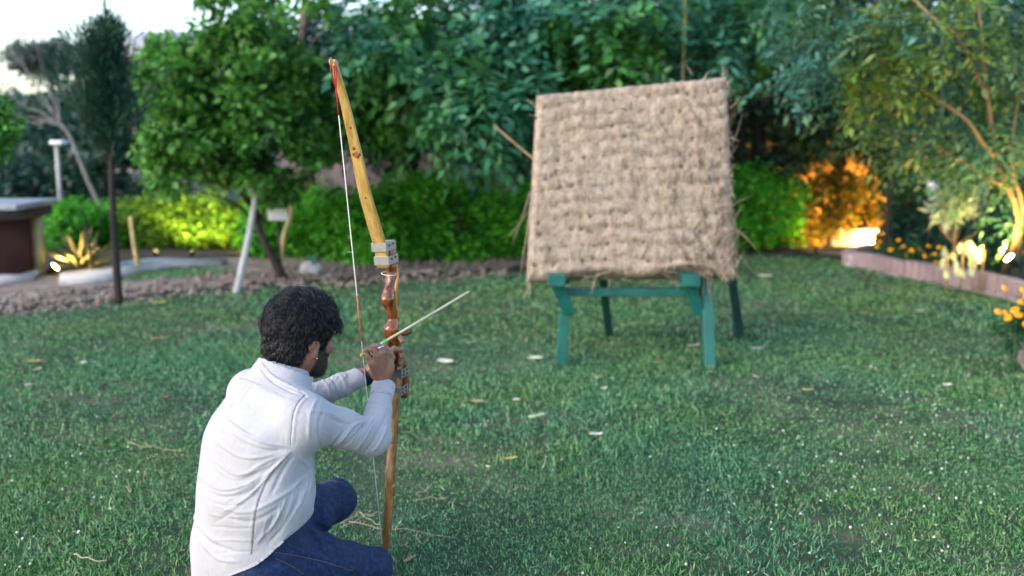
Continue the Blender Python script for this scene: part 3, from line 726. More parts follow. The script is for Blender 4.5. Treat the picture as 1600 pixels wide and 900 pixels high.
def uplight(label, c, aim, col, power, r=.035, glow=30, spot=110, es=.05):
    t = thing('ground_lamp', label, 'lamp', (c[0], c[1], 0), 'uplights in the flower beds')
    c = np.asarray(c, float); d = unit(np.asarray(aim, float) - c)
    obj('housing', tube([c - d * .09, c - d * .02, c + d * .008], [r * .7, r * 1.12, r * 1.12], 16), M['metal'], t)
    obj('spike', tube([[c[0], c[1], -.01], c - d * .05], .009, 6), M['metal'], t)
    s, u, _ = frame(d); V, Fc = [], []
    for (q, z) in ((1.0, .010), (.7, .018), (.3, .022)):
        for k in range(16): V.append(c + d * z + q * r * (math.cos(k * .3927) * s + math.sin(k * .3927) * u))
    for a in range(2):
        for k in range(16): Fc.append((16 * a + k, 16 * a + (k + 1) % 16, 16 * a + 16 + (k + 1) % 16, 16 * a + 16 + k))
    Fc.append(tuple(range(32, 48))); obj('lens', (np.array(V), Fc), emit('lamp_glow', col, glow), t)
    ld = bpy.data.lights.new('lamp_light', 'SPOT'); ld.energy = power; ld.color = col; ld.spot_size = R(spot); ld.spot_blend = .7; ld.shadow_soft_size = es
    lo = bpy.data.objects.new('lamp_light', ld); COL.objects.link(lo); lo.parent = t
    q = c + d * .05; lo.location = tuple(q - np.array(t.location)); lo.rotation_euler = Vector(-d).to_track_quat('Z', 'Y').to_euler()
    return t
WARM = (1.0, .62, .18); YEL = (1.0, .78, .25); ORA = (1.0, .56, .13)
c = G(86, 429); c[2] = .07
uplight('round ground lamp facing the camera beside the lit agave', c, c + [.45, .12, .42], (1, .68, .25), 20, .04, 14)
c = P(215, 408, 11.0); uplight('lamp hidden under the left part of the yellow hedge', (c[0] + .2, 11.0, .06), (c[0] + .4, 11.7, .9), YEL, 30, .03, 4)
c = P(300, 408, 11.0); uplight('lamp hidden under the middle of the yellow hedge', (c[0], 11.0, .06), (c[0] + .1, 11.8, .9), YEL, 55, .03, 4)
c = P(380, 405, 11.0); uplight('lamp low at the right end of the yellow hedge', (c[0], 11.1, .06), (c[0] - .2, 11.7, .3), ORA, 10, .03, 4)
c = P(1383, 381, 11.75); uplight('bright lamp in front of the glowing stone step', c, c + [-.30, .35, .12], (1, .62, .14), 34, .05, 60, 150)
c = P(1383, 381, 11.75); uplight('bright lamp aimed up at the orange lit wall', (c[0] + .25, 12.5, .1), (c[0] - .1, 13.2, 1.0), ORA, 170, .04, 8, 140)
c = P(1275, 383, 11.45); uplight('small lamp at the foot of the orange lit shrub', (c[0], 11.45, .05), (c[0] + .1, 12.0, .5), (1, .6, .15), 14, .025, 10, 140)
c = P(1240, 381, 12.6); uplight('lamp hidden behind the dark green right hedge', (c[0], 12.6, .1), (c[0], 13.2, 1.0), ORA, 35, .04, 8, 140)
c = P(1578, 404, 8.45); uplight('glowing round lamp in the brick planter at right', c, c + [-.30, .06, .30], (1, .70, .2), 34, .04, 60, 165)
c = P(1560, 404, 8.1); uplight('lamp hidden at the foot of the feathery tree', (c[0] + .22, 7.75, .12), (c[0] + .0, 8.05, 2.0), (1, .60, .18), 62, .04, 6, 120)

# ================================================================ STRAW TARGET AND ITS STAND
M['straw'] = mat('straw', (.19, .145, .105), (.38, .305, .235), 26, .8, .6, 60, c3=(.29, .23, .175), stretch=(1, 1, .5), dist=.006)
M['strand'] = leafmat('straw_strands', [(.15, .11, .075), (.28, .22, .16), (.38, .31, .235), (.56, .48, .38)], .6, .12)
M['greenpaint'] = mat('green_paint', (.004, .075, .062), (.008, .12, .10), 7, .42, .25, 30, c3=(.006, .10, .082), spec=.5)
M['greendark'] = mat('green_paint_dark', (.004, .03, .027), (.007, .045, .04), 7, .5, .25, 30)  # darker green for the back legs and uprights
bl, br = P(822, 432, 5.84), P(1150, 428, 5.80); tl, tr = P(838, 146, 6.28), P(1137, 116, 6.22)
cen = (bl + br + tl + tr) / 4; nrm_f = unit(np.cross(br - bl, tl - bl))   # towards the camera
if nrm_f[1] > 0: nrm_f = -nrm_f
TH = .16
t_mat = thing('straw_target', 'square straw archery target mat leaning on the green stand', 'target', (cen[0], cen[1], bl[2]))
n1, n2 = 150, 150
u, v = np.meshgrid(np.linspace(0, 1, n1), np.linspace(0, 1, n2), indexing='ij')
def bil(u, v): u = u[..., None]; v = v[..., None]; return (bl * (1 - u) + br * u) * (1 - v) + (tl * (1 - u) + tr * u) * v
KX, KY = 15, 13
r2 = np.random.default_rng(4); JX = r2.normal(size=(KX + 2, KY + 2)) * .17; JY = r2.normal(size=(KX + 2, KY + 2)) * .11; AM = r2.uniform(.2, 1.15, (KX + 2, KY + 2))
def relief(u, v):
    wv = .010 * np.sin(u * 9 + 1) + .008 * np.sin(u * 23)
    U, W = u * KX + .5 * np.sin(v * 7) * .25, (v + wv) * KY
    h = .026 * (.65 + .35 * np.sin(u * 9 + v * 14)) * np.abs(np.sin(math.pi * W)) ** .6            # horizontal rolls bound by twine
    h += .003 * np.sin(U * 6.283) * (.5 + .5 * np.sin(u * 17 + v * 9)) + .006 * np.sin(u * 31 + 3 * np.sin(v * 13)) * np.sin(v * 27 + 1)
    for du in (0, 1):
        for dw in (0, 1):
            iu = np.clip(np.floor(U).astype(int) + du, 0, KX + 1); iw = np.clip(np.floor(W).astype(int) + dw, 0, KY + 1)
            d2 = (U - iu - JX[iu, iw]) ** 2 * 1.3 + (W - iw - JY[iu, iw]) ** 2 * 2.2
            h -= .055 * AM[iu, iw] * np.clip(.85 + .35 * np.sin(u * 5.2 + 1) * np.sin(v * 4.4 + .6), 0, 1.2) * np.exp(-d2 / .018)
    h += .008 * np.sin(u * 11 + v * 5) * np.sin(v * 8 + 2)
    return h
edge = np.minimum.reduce([u, 1 - u, v, 1 - v])
rnd = np.sqrt(np.clip(1 - (1 - np.clip(edge / .045, 0, 1)) ** 2, 0, 1))
fr = bil(u, v) + nrm_f * (relief(u, v) * rnd + .045 * (rnd - 1) + r2.normal(size=u.shape) * .002)[..., None]
sag = (.018 * np.sin(u * 14) + .02 * np.sin(u * 5 + 2) - .02 * (u > .62) * np.sin((u - .62) / .38 * 3.14))
fr[..., 2] += -sag * (v < .06) * (1 - v / .06)
bk_ = bil(u, v) - nrm_f * (TH + .045 * (rnd - 1))[..., None]
def grid_faces(a, b, o, flip):
    i = np.arange((a - 1) * (b - 1)); ii = i // (b - 1) * b + i % (b - 1)
    q = np.stack([ii, ii + b, ii + b + 1, ii + 1], -1) + o
    return q[:, ::-1] if flip else q
V = np.concatenate([fr.reshape(-1, 3), bk_.reshape(-1, 3)]); o = n1 * n2
Q = [grid_faces(n1, n2, 0, False), grid_faces(n1, n2, o, True)]
rim = [i * n2 for i in range(n1)] + [(n1 - 1) * n2 + j for j in range(1, n2)] + [i * n2 + n2 - 1 for i in range(n1 - 2, -1, -1)] + [j for j in range(n2 - 2, 0, -1)]
rim = np.array(rim); nx_ = np.roll(rim, -1); Q.append(np.stack([rim + o, nx_ + o, nx_, rim], -1))
obj('mat', (V, np.concatenate(Q)), M['straw'], t_mat)
def strands(n, fn, L, W, curl=.05):
    B, D, Nn = fn(n); return leaf_mesh(B, D, Nn, L, W, .05, curl)
ux, vy = unit(br - bl), unit(tl - bl)
def surf_str(n):
    a, b = rng.uniform(.03, .97, n), rng.uniform(.04, .94, n); q = bil(a, b) + nrm_f * (relief(a, b) + .003)[:, None]
    ang = np.where(rng.random(n) < .75, math.pi / 2, 0) + rng.normal(size=n) * .22
    D = ux * np.cos(ang)[:, None] + vy * np.sin(ang)[:, None]; D *= np.where(rng.random(n) < .5, 1, -1)[:, None]
    return q - D * .03, D + nrm_f * rng.uniform(-.08, .02, n)[:, None], np.tile(nrm_f, (n, 1)) + rng.normal(size=(n, 3)) * .3
V1 = strands(4200, surf_str, rng.uniform(.03, .11, 4200), rng.uniform(.002, .0055, 4200))
obj('surface_straw', (*V1, False), M['strand'], t_mat)['kind'] = 'stuff'
def edge_str(n):
    sd = rng.choice(5, n, p=[.0, .46, .03, .13, .38]); a = rng.random(n); B = np.zeros((n, 3)); D = np.zeros((n, 3))
    for k in range(n):
        s = sd[k]; dz = -nrm_f * rng.uniform(0, TH)
        if s == 0: B[k] = bil(a[k], np.array(.99)) + dz; D[k] = vy * .25 + ux * rng.normal()
        elif s == 1: B[k] = bil(np.array(.975), a[k]) + dz * .6 + nrm_f * .02; D[k] = ux * rng.uniform(-.1, .5) + vy * rng.choice([-1, 1], p=[.65, .35]) + nrm_f * .1
        elif s == 2: B[k] = bil(np.array(.02), a[k] ** 2) + dz * .5; D[k] = -ux * rng.uniform(0, .35) - vy
        elif s == 3: B[k] = bil(a[k], np.array(.02)) + dz; D[k] = -vy * .35 + ux * rng.normal()
        else: B[k] = bil(np.array(rng.uniform(.80, 1)), np.array(a[k] ** 1.2)) + nrm_f * .02; D[k] = vy * rng.choice([-1, 1]) + ux * rng.normal() * .7 + nrm_f * .12
    return B, D, np.tile(nrm_f, (n, 1)) + rng.normal(size=(n, 3)) * .5
V1 = strands(300, edge_str, rng.uniform(.05, .17, 300), rng.uniform(.003, .006, 300), .12)
V2_ = []
for (a0, b0_, a1, b1) in [(828, 300, 800, 382), (826, 330, 795, 368), (832, 290, 812, 430), (824, 400, 806, 436), (1140, 170, 1158, 150), (1142, 230, 1160, 178), (1140, 215, 1156, 222), (1146, 365, 1170, 362), (1100, 400, 1096, 470), (1112, 395, 1108, 462), (1120, 380, 1128, 440), (1145, 380, 1152, 430), (836, 168, 822, 155), (838, 185, 826, 178), (1132, 130, 1136, 108)]:
    q = smooth_path([P(a0, b0_, 5.86), P((a0 + a1) / 2 + 2, (b0_ + b1) / 2, 5.84), P(a1, b1, 5.86)], 6); V2_.append(tube(q, np.linspace(.006, .002, 6), 5))
obj('edge_straw', (*V1, False), M['strand'], t_mat)['kind'] = 'stuff'
for k in range(70):
    a_ = 1 - abs(rng.normal()) * .16; b_ = rng.random() ** 1.3 * .8; q0_ = bil(np.array(a_), np.array(b_)) + nrm_f * .03; d_ = ux * rng.normal() * .6 + vy * rng.choice([-1, 1]); L_ = rng.uniform(.07, .2)
    V2_.append(tube(smooth_path([q0_ - nrm_f * .02, q0_ + d_ * L_ * .5 + nrm_f * .02, q0_ + d_ * L_ + ux * rng.normal() * .04 - [0, 0, .02]], 6), np.linspace(.004, .0015, 6), 4)); obj('loose_straw', cat_mesh(V2_), M['strand'], t_mat)['kind'] = 'stuff'

st = thing('target_stand', 'green painted timber trestle holding up the straw target', 'stand', (cen[0], 6.3, 0))
fl, frr, bkl, bkr = G(876, 571), G(1109, 577), G(952, 526), G(1157, 530)
ftl, ftr = P(874, 425, 5.98), P(1098, 425, 5.98)
btl, btr = P(938, 400, 6.55), P(1128, 330, 6.5)
def leg(a, b, w_, t_, m, nm='leg'):
    return bevel(flat(obj(nm, beam(a, b, w_, t_, (0, -1, .01)), m, st)), .005)
leg(fl, P(884, 470, 5.93), .062, .07, M['greenpaint']); leg(frr, P(1103, 440, 5.93), .066, .07, M['greenpaint'])
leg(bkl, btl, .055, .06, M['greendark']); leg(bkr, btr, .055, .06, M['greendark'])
# slanted braces below the mat, cross rail, top bearers with pale end grain
leg(P(868, 440, 5.86), P(890, 487, 5.90), .075, .07, M['greenpaint'], 'brace'); leg(P(1077, 440, 5.86), P(1092, 490, 5.90), .065, .07, M['greenpaint'], 'brace')
za = P(0, 456, 5.97)[2]; leg(P(882, 456, 5.97), P(1092, 456, 5.97), .05, .06, M['greenpaint'], 'cross_rail')
for a in (870, 1080):
    c = P(a, 438, 5.76); bevel(flat(obj('bearer', box(c + [0, .38, .0], AX, (.052, .40, .036)), M['greenpaint'], st)), .006)
for (p, q) in ((P(874, 432, 6.0), tl - nrm_f * TH), (P(1100, 432, 6.0), tr - nrm_f * TH)):
    q2 = q * .9 + p * .1; inset = .12 if q is not None and q[0] < 1 else -.12
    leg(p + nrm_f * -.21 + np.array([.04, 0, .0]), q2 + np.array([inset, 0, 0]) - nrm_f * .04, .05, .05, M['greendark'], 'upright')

# ================================================================ BOW
M['limb'] = mat('bamboo_limb', (.26, .15, .035), (.46, .32, .11), 5, .3, .15, 40, c3=(.38, .245, .07), stretch=(8, 8, 1), spec=.5)
M['limblow'] = mat('bamboo_limb_dark', (.07, .032, .012), (.30, .16, .045), 9, .32, .15, 40, c3=(.19, .095, .025), stretch=(8, 8, 1), spec=.5)
M['limbdark'] = mat('limb_edge', (.10, .05, .02), (.20, .11, .04), 9, .4, stretch=(8, 8, 1))
M['knot'] = mat('burnt_knot', (.02, .008, .004), (.26, .10, .025), 130, .4)
M['riser'] = mat('varnished_riser', (.045, .012, .005), (.30, .09, .02), 9, .16, .1, 30, c3=(.16, .042, .010), stretch=(7, 7, .8), spec=.7)
M['riserpale'] = mat('riser_laminate', (.42, .17, .035), (.5, .22, .05), 9, .15, stretch=(6, 6, 1), spec=.6)
M['bracket'] = mat('bracket_alloy', (.20, .21, .22), (.27, .28, .29), 4, .45, .04, 80, metal=.75)
M['rivet'] = mat('black_screw', (.012, .012, .014), (.02, .02, .02), 10, .5)
M['string'] = mat('string_white', (.62, .62, .55), (.7, .7, .64), 40, .6)
M['serving'] = mat('serving_orange', (.55, .09, .03), (.65, .14, .05), 60, .6)
M['servingred'] = mat('serving_red', (.32, .012, .02), (.42, .02, .03), 60, .6)
S0, S1 = P(521, 98, 2.97), P(597, 850, 3.02)
AD = unit([math.sin(R(23)), math.cos(R(23)), .0])
axb = unit(S0 - S1); AD = unit(AD - axb * (AD @ axb)); WD = unit(np.cross(AD, axb))     # bow width direction, to the right
if WD[0] < 0: WD = -WD
bow = thing('recurve_bow', 'tall varnished wooden bow with metal brackets held by the man', 'bow', S1)
def SP(py):                       # point of the string line at picture height py
    lo_, hi_ = 0., 1.
    for _ in range(40):
        m_ = (lo_ + hi_) / 2; q = S0 + (S1 - S0) * m_
        if proj(q[None])[1][0] < py: lo_ = m_
        else: hi_ = m_
    return S0 + (S1 - S0) * lo_
def BP(px, py):                   # bow centre line seen at px,py inside the bow's own plane
    a = (px - 800) / F; b = (450 - py) / F; d = np.array([a, cp + b * sp_, -sp_ + b * cp])
    nn = WD; k = ((S0 - np.array([0, 0, H])) @ nn) / (d @ nn); return np.array([0, 0, H]) + d * k
def ribbon(pp, wid, th, m, name, par, n=40, cr=.25):
    pts = smooth_path([BP(a, b) for a, b in pp], n); k = len(pp)
    W_ = np.interp(np.linspace(0, k - 1, n), range(k), wid); T_ = np.interp(np.linspace(0, k - 1, n), range(k), th)
    Tn = np.gradient(pts, axis=0); V, Fc = [], []
    for i in range(n):
        d = unit(Tn[i]); f = unit(np.cross(WD, d)); 
        if f @ AD < 0: f = -f
        for k2 in range(12):
            a = 2 * math.pi * k2 / 12; ca, sa = math.cos(a), math.sin(a); pw = .42
            V.append(pts[i] + WD * W_[i] / 2 * np.sign(ca) * abs(ca) ** pw + f * T_[i] / 2 * np.sign(sa) * abs(sa) ** pw)
    for i in range(n - 1):
        for k2 in range(12): a, b = i * 12 + k2, i * 12 + (k2 + 1) % 12; Fc.append((a, a + 12, b + 12, b))
    Fc.append(tuple(range(12))); Fc.append(tuple((n - 1) * 12 + k2 for k2 in range(12))[::-1])
    return obj(name, (np.array(V), Fc), m, par), pts
up_pts = [(521, 93), (529, 125), (541, 170), (557, 240), (570, 300), (584, 350), (594, 385), (600, 418)]
lo_pts = [(620, 568), (619, 590), (616, 630), (613, 690), (610, 740), (608, 790), (604, 835), (602, 868)]
ul, ulp = ribbon(up_pts, [.014, .026, .031, .038, .043, .046, .046, .046], [.009, .009, .010, .011, .012, .013, .013, .013], M['limb'], 'upper_limb', bow, 50)
ll, llp = ribbon(lo_pts, [.044, .044, .038, .034, .032, .030, .028, .018], [.016, .016, .015, .014, .013, .012, .011, .009], M['limblow'], 'lower_limb', bow, 50)
# burnt knots and bamboo nodes: low blisters on the belly face
def blister(dw, py, r, par, m=None, el=1.3):
    yy = proj(ulp)[1]; k = int(abs(yy - py).argmin()); fn = unit(np.cross(WD, np.gradient(ulp, axis=0)[k])); fn = fn if fn @ AD > 0 else -fn
    c = ulp[k] + WD * dw - fn * .0050
    V, Q = surfnet(lambda q: s_ell(q, c, (WD, AD, axb), (r, .0034, r * el)), c - r * 1.6 - .003, c + r * 1.6 + .003, max(.0009, r / 7)); obj('knot', (V, Q), m or M['knot'], par)
for (a, b, r) in [(.004, 240, .0100), (-.002, 227, .0055), (-.008, 236, .004), (.012, 244, .005), (.002, 196, .0026), (.004, 201, .002), (.001, 305, .0026), (.004, 311, .002), (-.006, 345, .0018)]: blister(a, b, r, ul)
for (pp, tilt) in (([(610, 756), (609.5, 761)], 0), ([(609.4, 771), (609.2, 774)], 0), ([(613, 690), (612.9, 692)], 0)):
    ribbon([(pp[0]), ((pp[0][0] + pp[1][0]) / 2, (pp[0][1] + pp[1][1]) / 2), pp[1]], [.0345, .036, .0345], [.0145, .0165, .0145], M['knot'] if pp[0][1] > 765 or pp[0][1] < 700 else M['riserpale'], 'bamboo_node', ll, 5)
# pale horn nocks at the upper tip
obj('tip_nock', cat_mesh([tube(smooth_path([BP(519, 103) - WD * .004, BP(518, 95) - WD * .006, BP(520, 90) - WD * .004], 6), [.002, .003, .003, .003, .0028, .0015], 8), tube(smooth_path([BP(524, 106) + WD * .006, BP(524, 99) + WD * .007, BP(523, 95) + WD * .004], 6), [.002, .003, .003, .003, .0028, .0015], 8)]), M['riserpale'], ul)
# riser: carved grip seen from the archer's side
RZ = [(603.5, 384, .036, .030), (606, 400, .042, .036), (609, 418, .046, .042), (611, 432, .047, .040), (610, 446, .042, .040), (607, 458, .040, .044), (606, 468, .046, .046), (608, 474, .043, .044), (612, 488, .040, .040), (614, 500, .040, .038), (614, 507, .044, .042), (613, 514, .054, .048), (613, 522, .050, .046), (615, 530, .040, .046), (616, 545, .036, .050), (617, 556, .040, .05), (620, 564, .046, .048), (624, 575, .040, .044), (626, 600, .040, .04), (626, 618, .040, .034)]
off = [.022, .018, .010, .004, .002, 0, -.006, -.003, 0, 0, -.004, -.012, -.008, 0, 0, .0, .002, .012, .018, .018]
pts = np.array([BP(a, b) + AD * (o_ + .004) for (a, b, _, _), o_ in zip(RZ, off)])
# keep the riser in line with the limbs: centre it on the bow plane at each height
def riser_f(p):
    d = np.full(len(p), 1e3)
    for i in range(len(pts) - 1):
        d = smin(d, s_sec(p, pts[i], pts[i + 1], WD, (RZ[i][2] * .44, RZ[i][3] / 2), (RZ[i + 1][2] * .44, RZ[i + 1][3] / 2)), .004)
    return d
V, Q = surfnet(riser_f, pts.min(0) - .05, pts.max(0) + .05, .0025); V = relax(V, Q, 2)
rs = obj('riser', (V, Q), M['riser'], bow)
# pale laminate stripe on the right side, arrow shelf and the binding ring
c = BP(612, 430); V = tube(smooth_path([BP(609, 400) + WD * .016, BP(613, 428) + WD * .0195, BP(611, 447) + WD * .017, BP(611, 462) + WD * .014, BP(614, 490) + WD * .013, BP(616, 505) + WD * .013], 16), np.r_[np.linspace(.004, .009, 8), np.linspace(.009, .004, 8)], 8); obj('laminate', V, M['riserpale'], rs)
q = BP(606, 428); ring = [q + AD * (.004 + .0215 * math.sin(a)) + WD * (.0232 * math.cos(a)) + axb * (-.004 * math.cos(a)) for a in np.linspace(0, 6.283, 25)]
obj('binding', tube(ring, .0013, 6, False), M['string'], rs)
sh = BP(622, 520); obj('arrow_shelf', box(sh + WD * .02 + AD * .01, (WD, AD, axb), (.016, .02, .007)), M['riser'], rs); bevel(bpy.context.scene.objects[-1] if False else rs.children[-1], .003)
# brackets
def bracket(c0, w_, hgt_, dep, rv, par=bow):
    t_ = .003; c = c0
    parts = [box(c - AD * dep[0], (WD, AD, axb), (w_ / 2, t_ / 2, hgt_ / 2)), box(c + AD * dep[1], (WD, AD, axb), (w_ / 2, t_ / 2, hgt_ / 2))]
    for s in (-1, 1): parts.append(box(c + WD * s * (w_ / 2) + AD * (dep[1] - dep[0]) / 2, (WD, AD, axb), (t_ / 2 - .0002, (dep[0] + dep[1]) / 2 + t_ / 2 + .0003, hgt_ / 2 - .0004)))
    b_ = flat(obj('bracket', cat_mesh(parts), M['bracket'], par)); bevel(b_, .0008)
    for a, z in rv:
        q = c + WD * (w_ / 2 + .0015) + AD * ((dep[1] - dep[0]) / 2 + a) + axb * z; obj('screw', tube([q, q + WD * .0018, q + WD * .0026], [.0034, .0034, .002], 10), M['rivet'], b_)
for (a, b) in ((594.5, 386), (598.5, 407)): bracket(BP(a, b), .052, .029, (.0095, .050), [(-.012, .004), (.013, .006)])
for (a, b, z) in ((619.5, 583, 0), (618, 610, 0)): bracket(BP(a, b), .050, .029, (.011, .036), [(-.012, .007), (.010, .007), (-.012, -.006), (.010, -.006)])
# string and servings
def strg(y0, y1, r, m, nm='string', o=0): 
    a, b = SP(y0), SP(y1); return obj(nm, tube([a, (a + b) / 2, b], r, 8), m, bow)
s_ = strg(98.5, 850, .0014, M['string'])
for (a, b, r, m) in ((103, 180, .0021, M['servingred']), (462, 533, .0022, M['serving'])):
    x, y_ = SP(a), SP(b); obj('serving', tube([x, (x + y_) / 2, y_], r, 8), m, s_)
obj('loop', cat_mesh([tube(smooth_path([SP(140), BP(523, 118) + WD * .006, BP(522, 97) + WD * .005], 6), .0016, 6), tube(smooth_path([SP(140), BP(520, 112) - WD * .006, BP(519, 97) - WD * .004], 6), .0016, 6)]), M['servingred'], s_)
q = SP(394); obj('thread_end', tube(smooth_path([q, q + [-.008, -.003, .001], q + [-.017, -.004, .0]], 5), .0006, 5), M['string'], s_)

# ================================================================ ARROW
A0 = SP(554) + np.array([.0, .0, 0]); 
# far end seen at (733,455) at the length the shaft has
lo_, hi_ = 3.1, 4.2
for _ in range(30):
    m_ = (lo_ + hi_) / 2; q = P(733, 455.5, m_)
    if (q - A0) @ WD > .125: lo_ = m_
    else: hi_ = m_
A1 = P(733, 455.5, lo_); ad = unit(A1 - A0)
M['shaft'] = mat('pale_shaft', (.50, .42, .26), (.66, .58, .40), 20, .45, stretch=(1, 1, 1))
ar = thing('arrow', 'thin pale wooden arrow with yellow nock resting across the bow', 'arrow', A0)
obj('shaft', tube([A0 + ad * .012, A0 + ad * .3, A1 - ad * .006, A1], [.0036, .0038, .0042, .0034], 12), M['shaft'], ar)
obj('nock', tube([A0 - ad * .010, A0 - ad * .008, A0 + ad * .022, A0 + ad * .026], [.0036, .005, .0048, .0038], 12), mat('yellow_nock', (.6, .45, .02), (.7, .55, .05), 10, .4), ar)
obj('shaft_band', tube([A0 + ad * .088, A0 + ad * .090, A0 + ad * .108, A0 + ad * .110], [.0038, .0043, .0043, .0038], 12), mat('green_band', (.05, .6, .05), (.09, .7, .08), 10, .4), ar)

# ================================================================ THE ARCHER
def shirt_mat():
    m = mat('shirt_cotton', (.325, .325, .35), (.39, .39, .415), 5, .85, .12, 900, sheen=.1, dist=.001)
    t = m.node_tree; N, L = t.nodes, t.links; b = N['Principled BSDF']
    tc = N.new('ShaderNodeTexCoord'); mp = N.new('ShaderNodeMapping'); mp.inputs['Scale'].default_value = (1, 1, .55); mp.inputs['Rotation'].default_value = (.3, .5, .2)
    L.new(tc.outputs['Object'], mp.inputs[0])
    n = N.new('ShaderNodeTexNoise'); n.inputs['Scale'].default_value = 24; n.inputs['Detail'].default_value = 5; n.inputs['Distortion'].default_value = 1.6
    L.new(mp.outputs[0], n.inputs['Vector'])
    bp = N.new('ShaderNodeBump'); bp.inputs['Strength'].default_value = .4; bp.inputs['Distance'].default_value = .009
    L.new(n.outputs[0], bp.inputs['Height']); old = [l for l in t.links if l.to_socket == b.inputs['Normal']][0].from_node
    L.new(bp.outputs[0], old.inputs['Normal']); return m
M['shirt'] = shirt_mat()
M['thread'] = mat('shirt_thread', (.20, .19, .21), (.26, .25, .27), 60, .8)
M['denim'] = mat('blue_denim', (.003, .010, .042), (.016, .038, .12), 70, .8, .4, 320, c3=(.005, .018, .065), dist=.003)
M['stitch'] = mat('denim_stitch', (.16, .12, .10), (.24, .18, .14), 60, .8)
M['shoe'] = mat('dark_shoe', (.02, .02, .022), (.04, .04, .04), 20, .6)
M['hair'] = mat('black_hair', (.0015, .0015, .003), (.005, .005, .010), 60, .38, spec=.4)
M['bandblue'] = mat('dark_blue_band', (.008, .012, .03), (.015, .02, .05), 30, .35)
M['silver'] = mat('silver_ring', (.7, .7, .7), (.8, .8, .8), 30, .2, metal=1)
M['eye'] = mat('eye_white', (.6, .58, .56), (.7, .68, .66), 30, .2)
M['iris'] = mat('dark_iris', (.01, .006, .004), (.02, .01, .008), 30, .2)
def skin_mat():
    m = mat('brown_skin', (.19, .088, .055), (.27, .135, .088), 30, .5, .25, 250, spec=.4, dist=.0015)
    t = m.node_tree; N, L = t.nodes, t.links; b = N['Principled BSDF']
    b.inputs['Subsurface Weight'].default_value = .12; b.inputs['Subsurface Radius'].default_value = (.012, .005, .003); b.inputs['Subsurface Scale'].default_value = .6
    at = N.new('ShaderNodeAttribute'); at.attribute_name = 'beard'; mx = N.new('ShaderNodeMix'); mx.data_type = 'RGBA'
    src = [l for l in t.links if l.to_socket == b.inputs['Base Color']][0].from_socket
    L.new(at.outputs['Fac'], mx.inputs[0]); L.new(src, mx.inputs[6]); mx.inputs[7].default_value = (.022, .015, .013, 1); L.new(mx.outputs[2], b.inputs['Base Color']); return m
M['skin'] = skin_mat()

RT = unit([math.cos(R(50)), -math.sin(R(50)), 0]); FT = np.array([math.sin(R(50)), math.cos(R(50)), 0])
low = P(390, 905, 2.64); pel = P(395, 850, 2.65); mid = P(400, 765, 2.64); ch1 = P(405, 690, 2.66); ch2 = P(414, 638, 2.70); nk = P(447, 573, 2.75)
shR = P(472, 655, 2.58); shL = P(392, 614, 2.86)
elR = P(582, 684, 2.76); wrR = P(599, 604, 2.965)
elL = P(478, 624, 3.0); wrL = P(571, 587, 3.125)
hipR = P(402, 888, 2.57); knR = P(580, 897, 2.92); hipL = P(425, 835, 2.80); knL = P(524, 781, 3.08)
anR = knR + np.array([-.30, -.30, .0]); anR[2] = .075; anL = knL + np.array([-.30, -.26, 0]); anL[2] = .10
knR[2] = max(knR[2], .075)
man = thing('person', 'man in white shirt and blue jeans crouching and drawing a wooden bow', 'person', (pel[0], pel[1], 0))

# ---- shirt
def shirt_f(p):
    d = s_sec(p, low, pel, RT, (.185, .150), (.185, .150))
    d = smin(d, s_sec(p, pel, mid, RT, (.185, .148), (.172, .142)), .05)
    d = smin(d, s_sec(p, mid, ch1, RT, (.172, .142), (.182, .126)), .05)
    d = smin(d, s_sec(p, ch1, ch2, RT, (.180, .124), (.150, .088)), .05)
    d = smin(d, s_cap(p, shR, shL, .070, .068), .05)
    d = smin(d, s_cap(p, (ch2 + shR) / 2, nk - [0, 0, .01], .055, .056), .05); d = smin(d, s_cap(p, (ch2 + shL) / 2, nk - [0, 0, .01], .055, .056), .05)
    d = smin(d, s_cap(p, ch2, nk + [0, 0, .005], .075, .060), .045)
    mR = shR * .45 + elR * .55 + [0, 0, .004]
    d = smin(d, s_cap(p, shR, mR, .066, .055), .035)
    e = smin(s_cap(p, mR, elR, .055, .050), s_cap(p, elR, elR * .45 + wrR * .55, .050, .038), .02)
    e = smin(e, s_cap(p, elR * .45 + wrR * .55, wrR - [0, .006, .010], .038, .031), .012)
    d = smin(d, e, .02)
    e = smin(s_cap(p, shL, elL, .060, .045), s_cap(p, elL, elL * .4 + wrL * .6, .042, .037), .02)
    e = smin(e, s_cap(p, elL * .4 + wrL * .6, wrL - .10 * (wrL - elL), .036, .031), .012)
    return smin(d, e, .02)
V, Q = surfnet(shirt_f, (-1.02, 2.36, .10), (-.28, 3.22, .92), .0036)
V = relax(V, Q, 2); Nv = vnormals(V, Q)
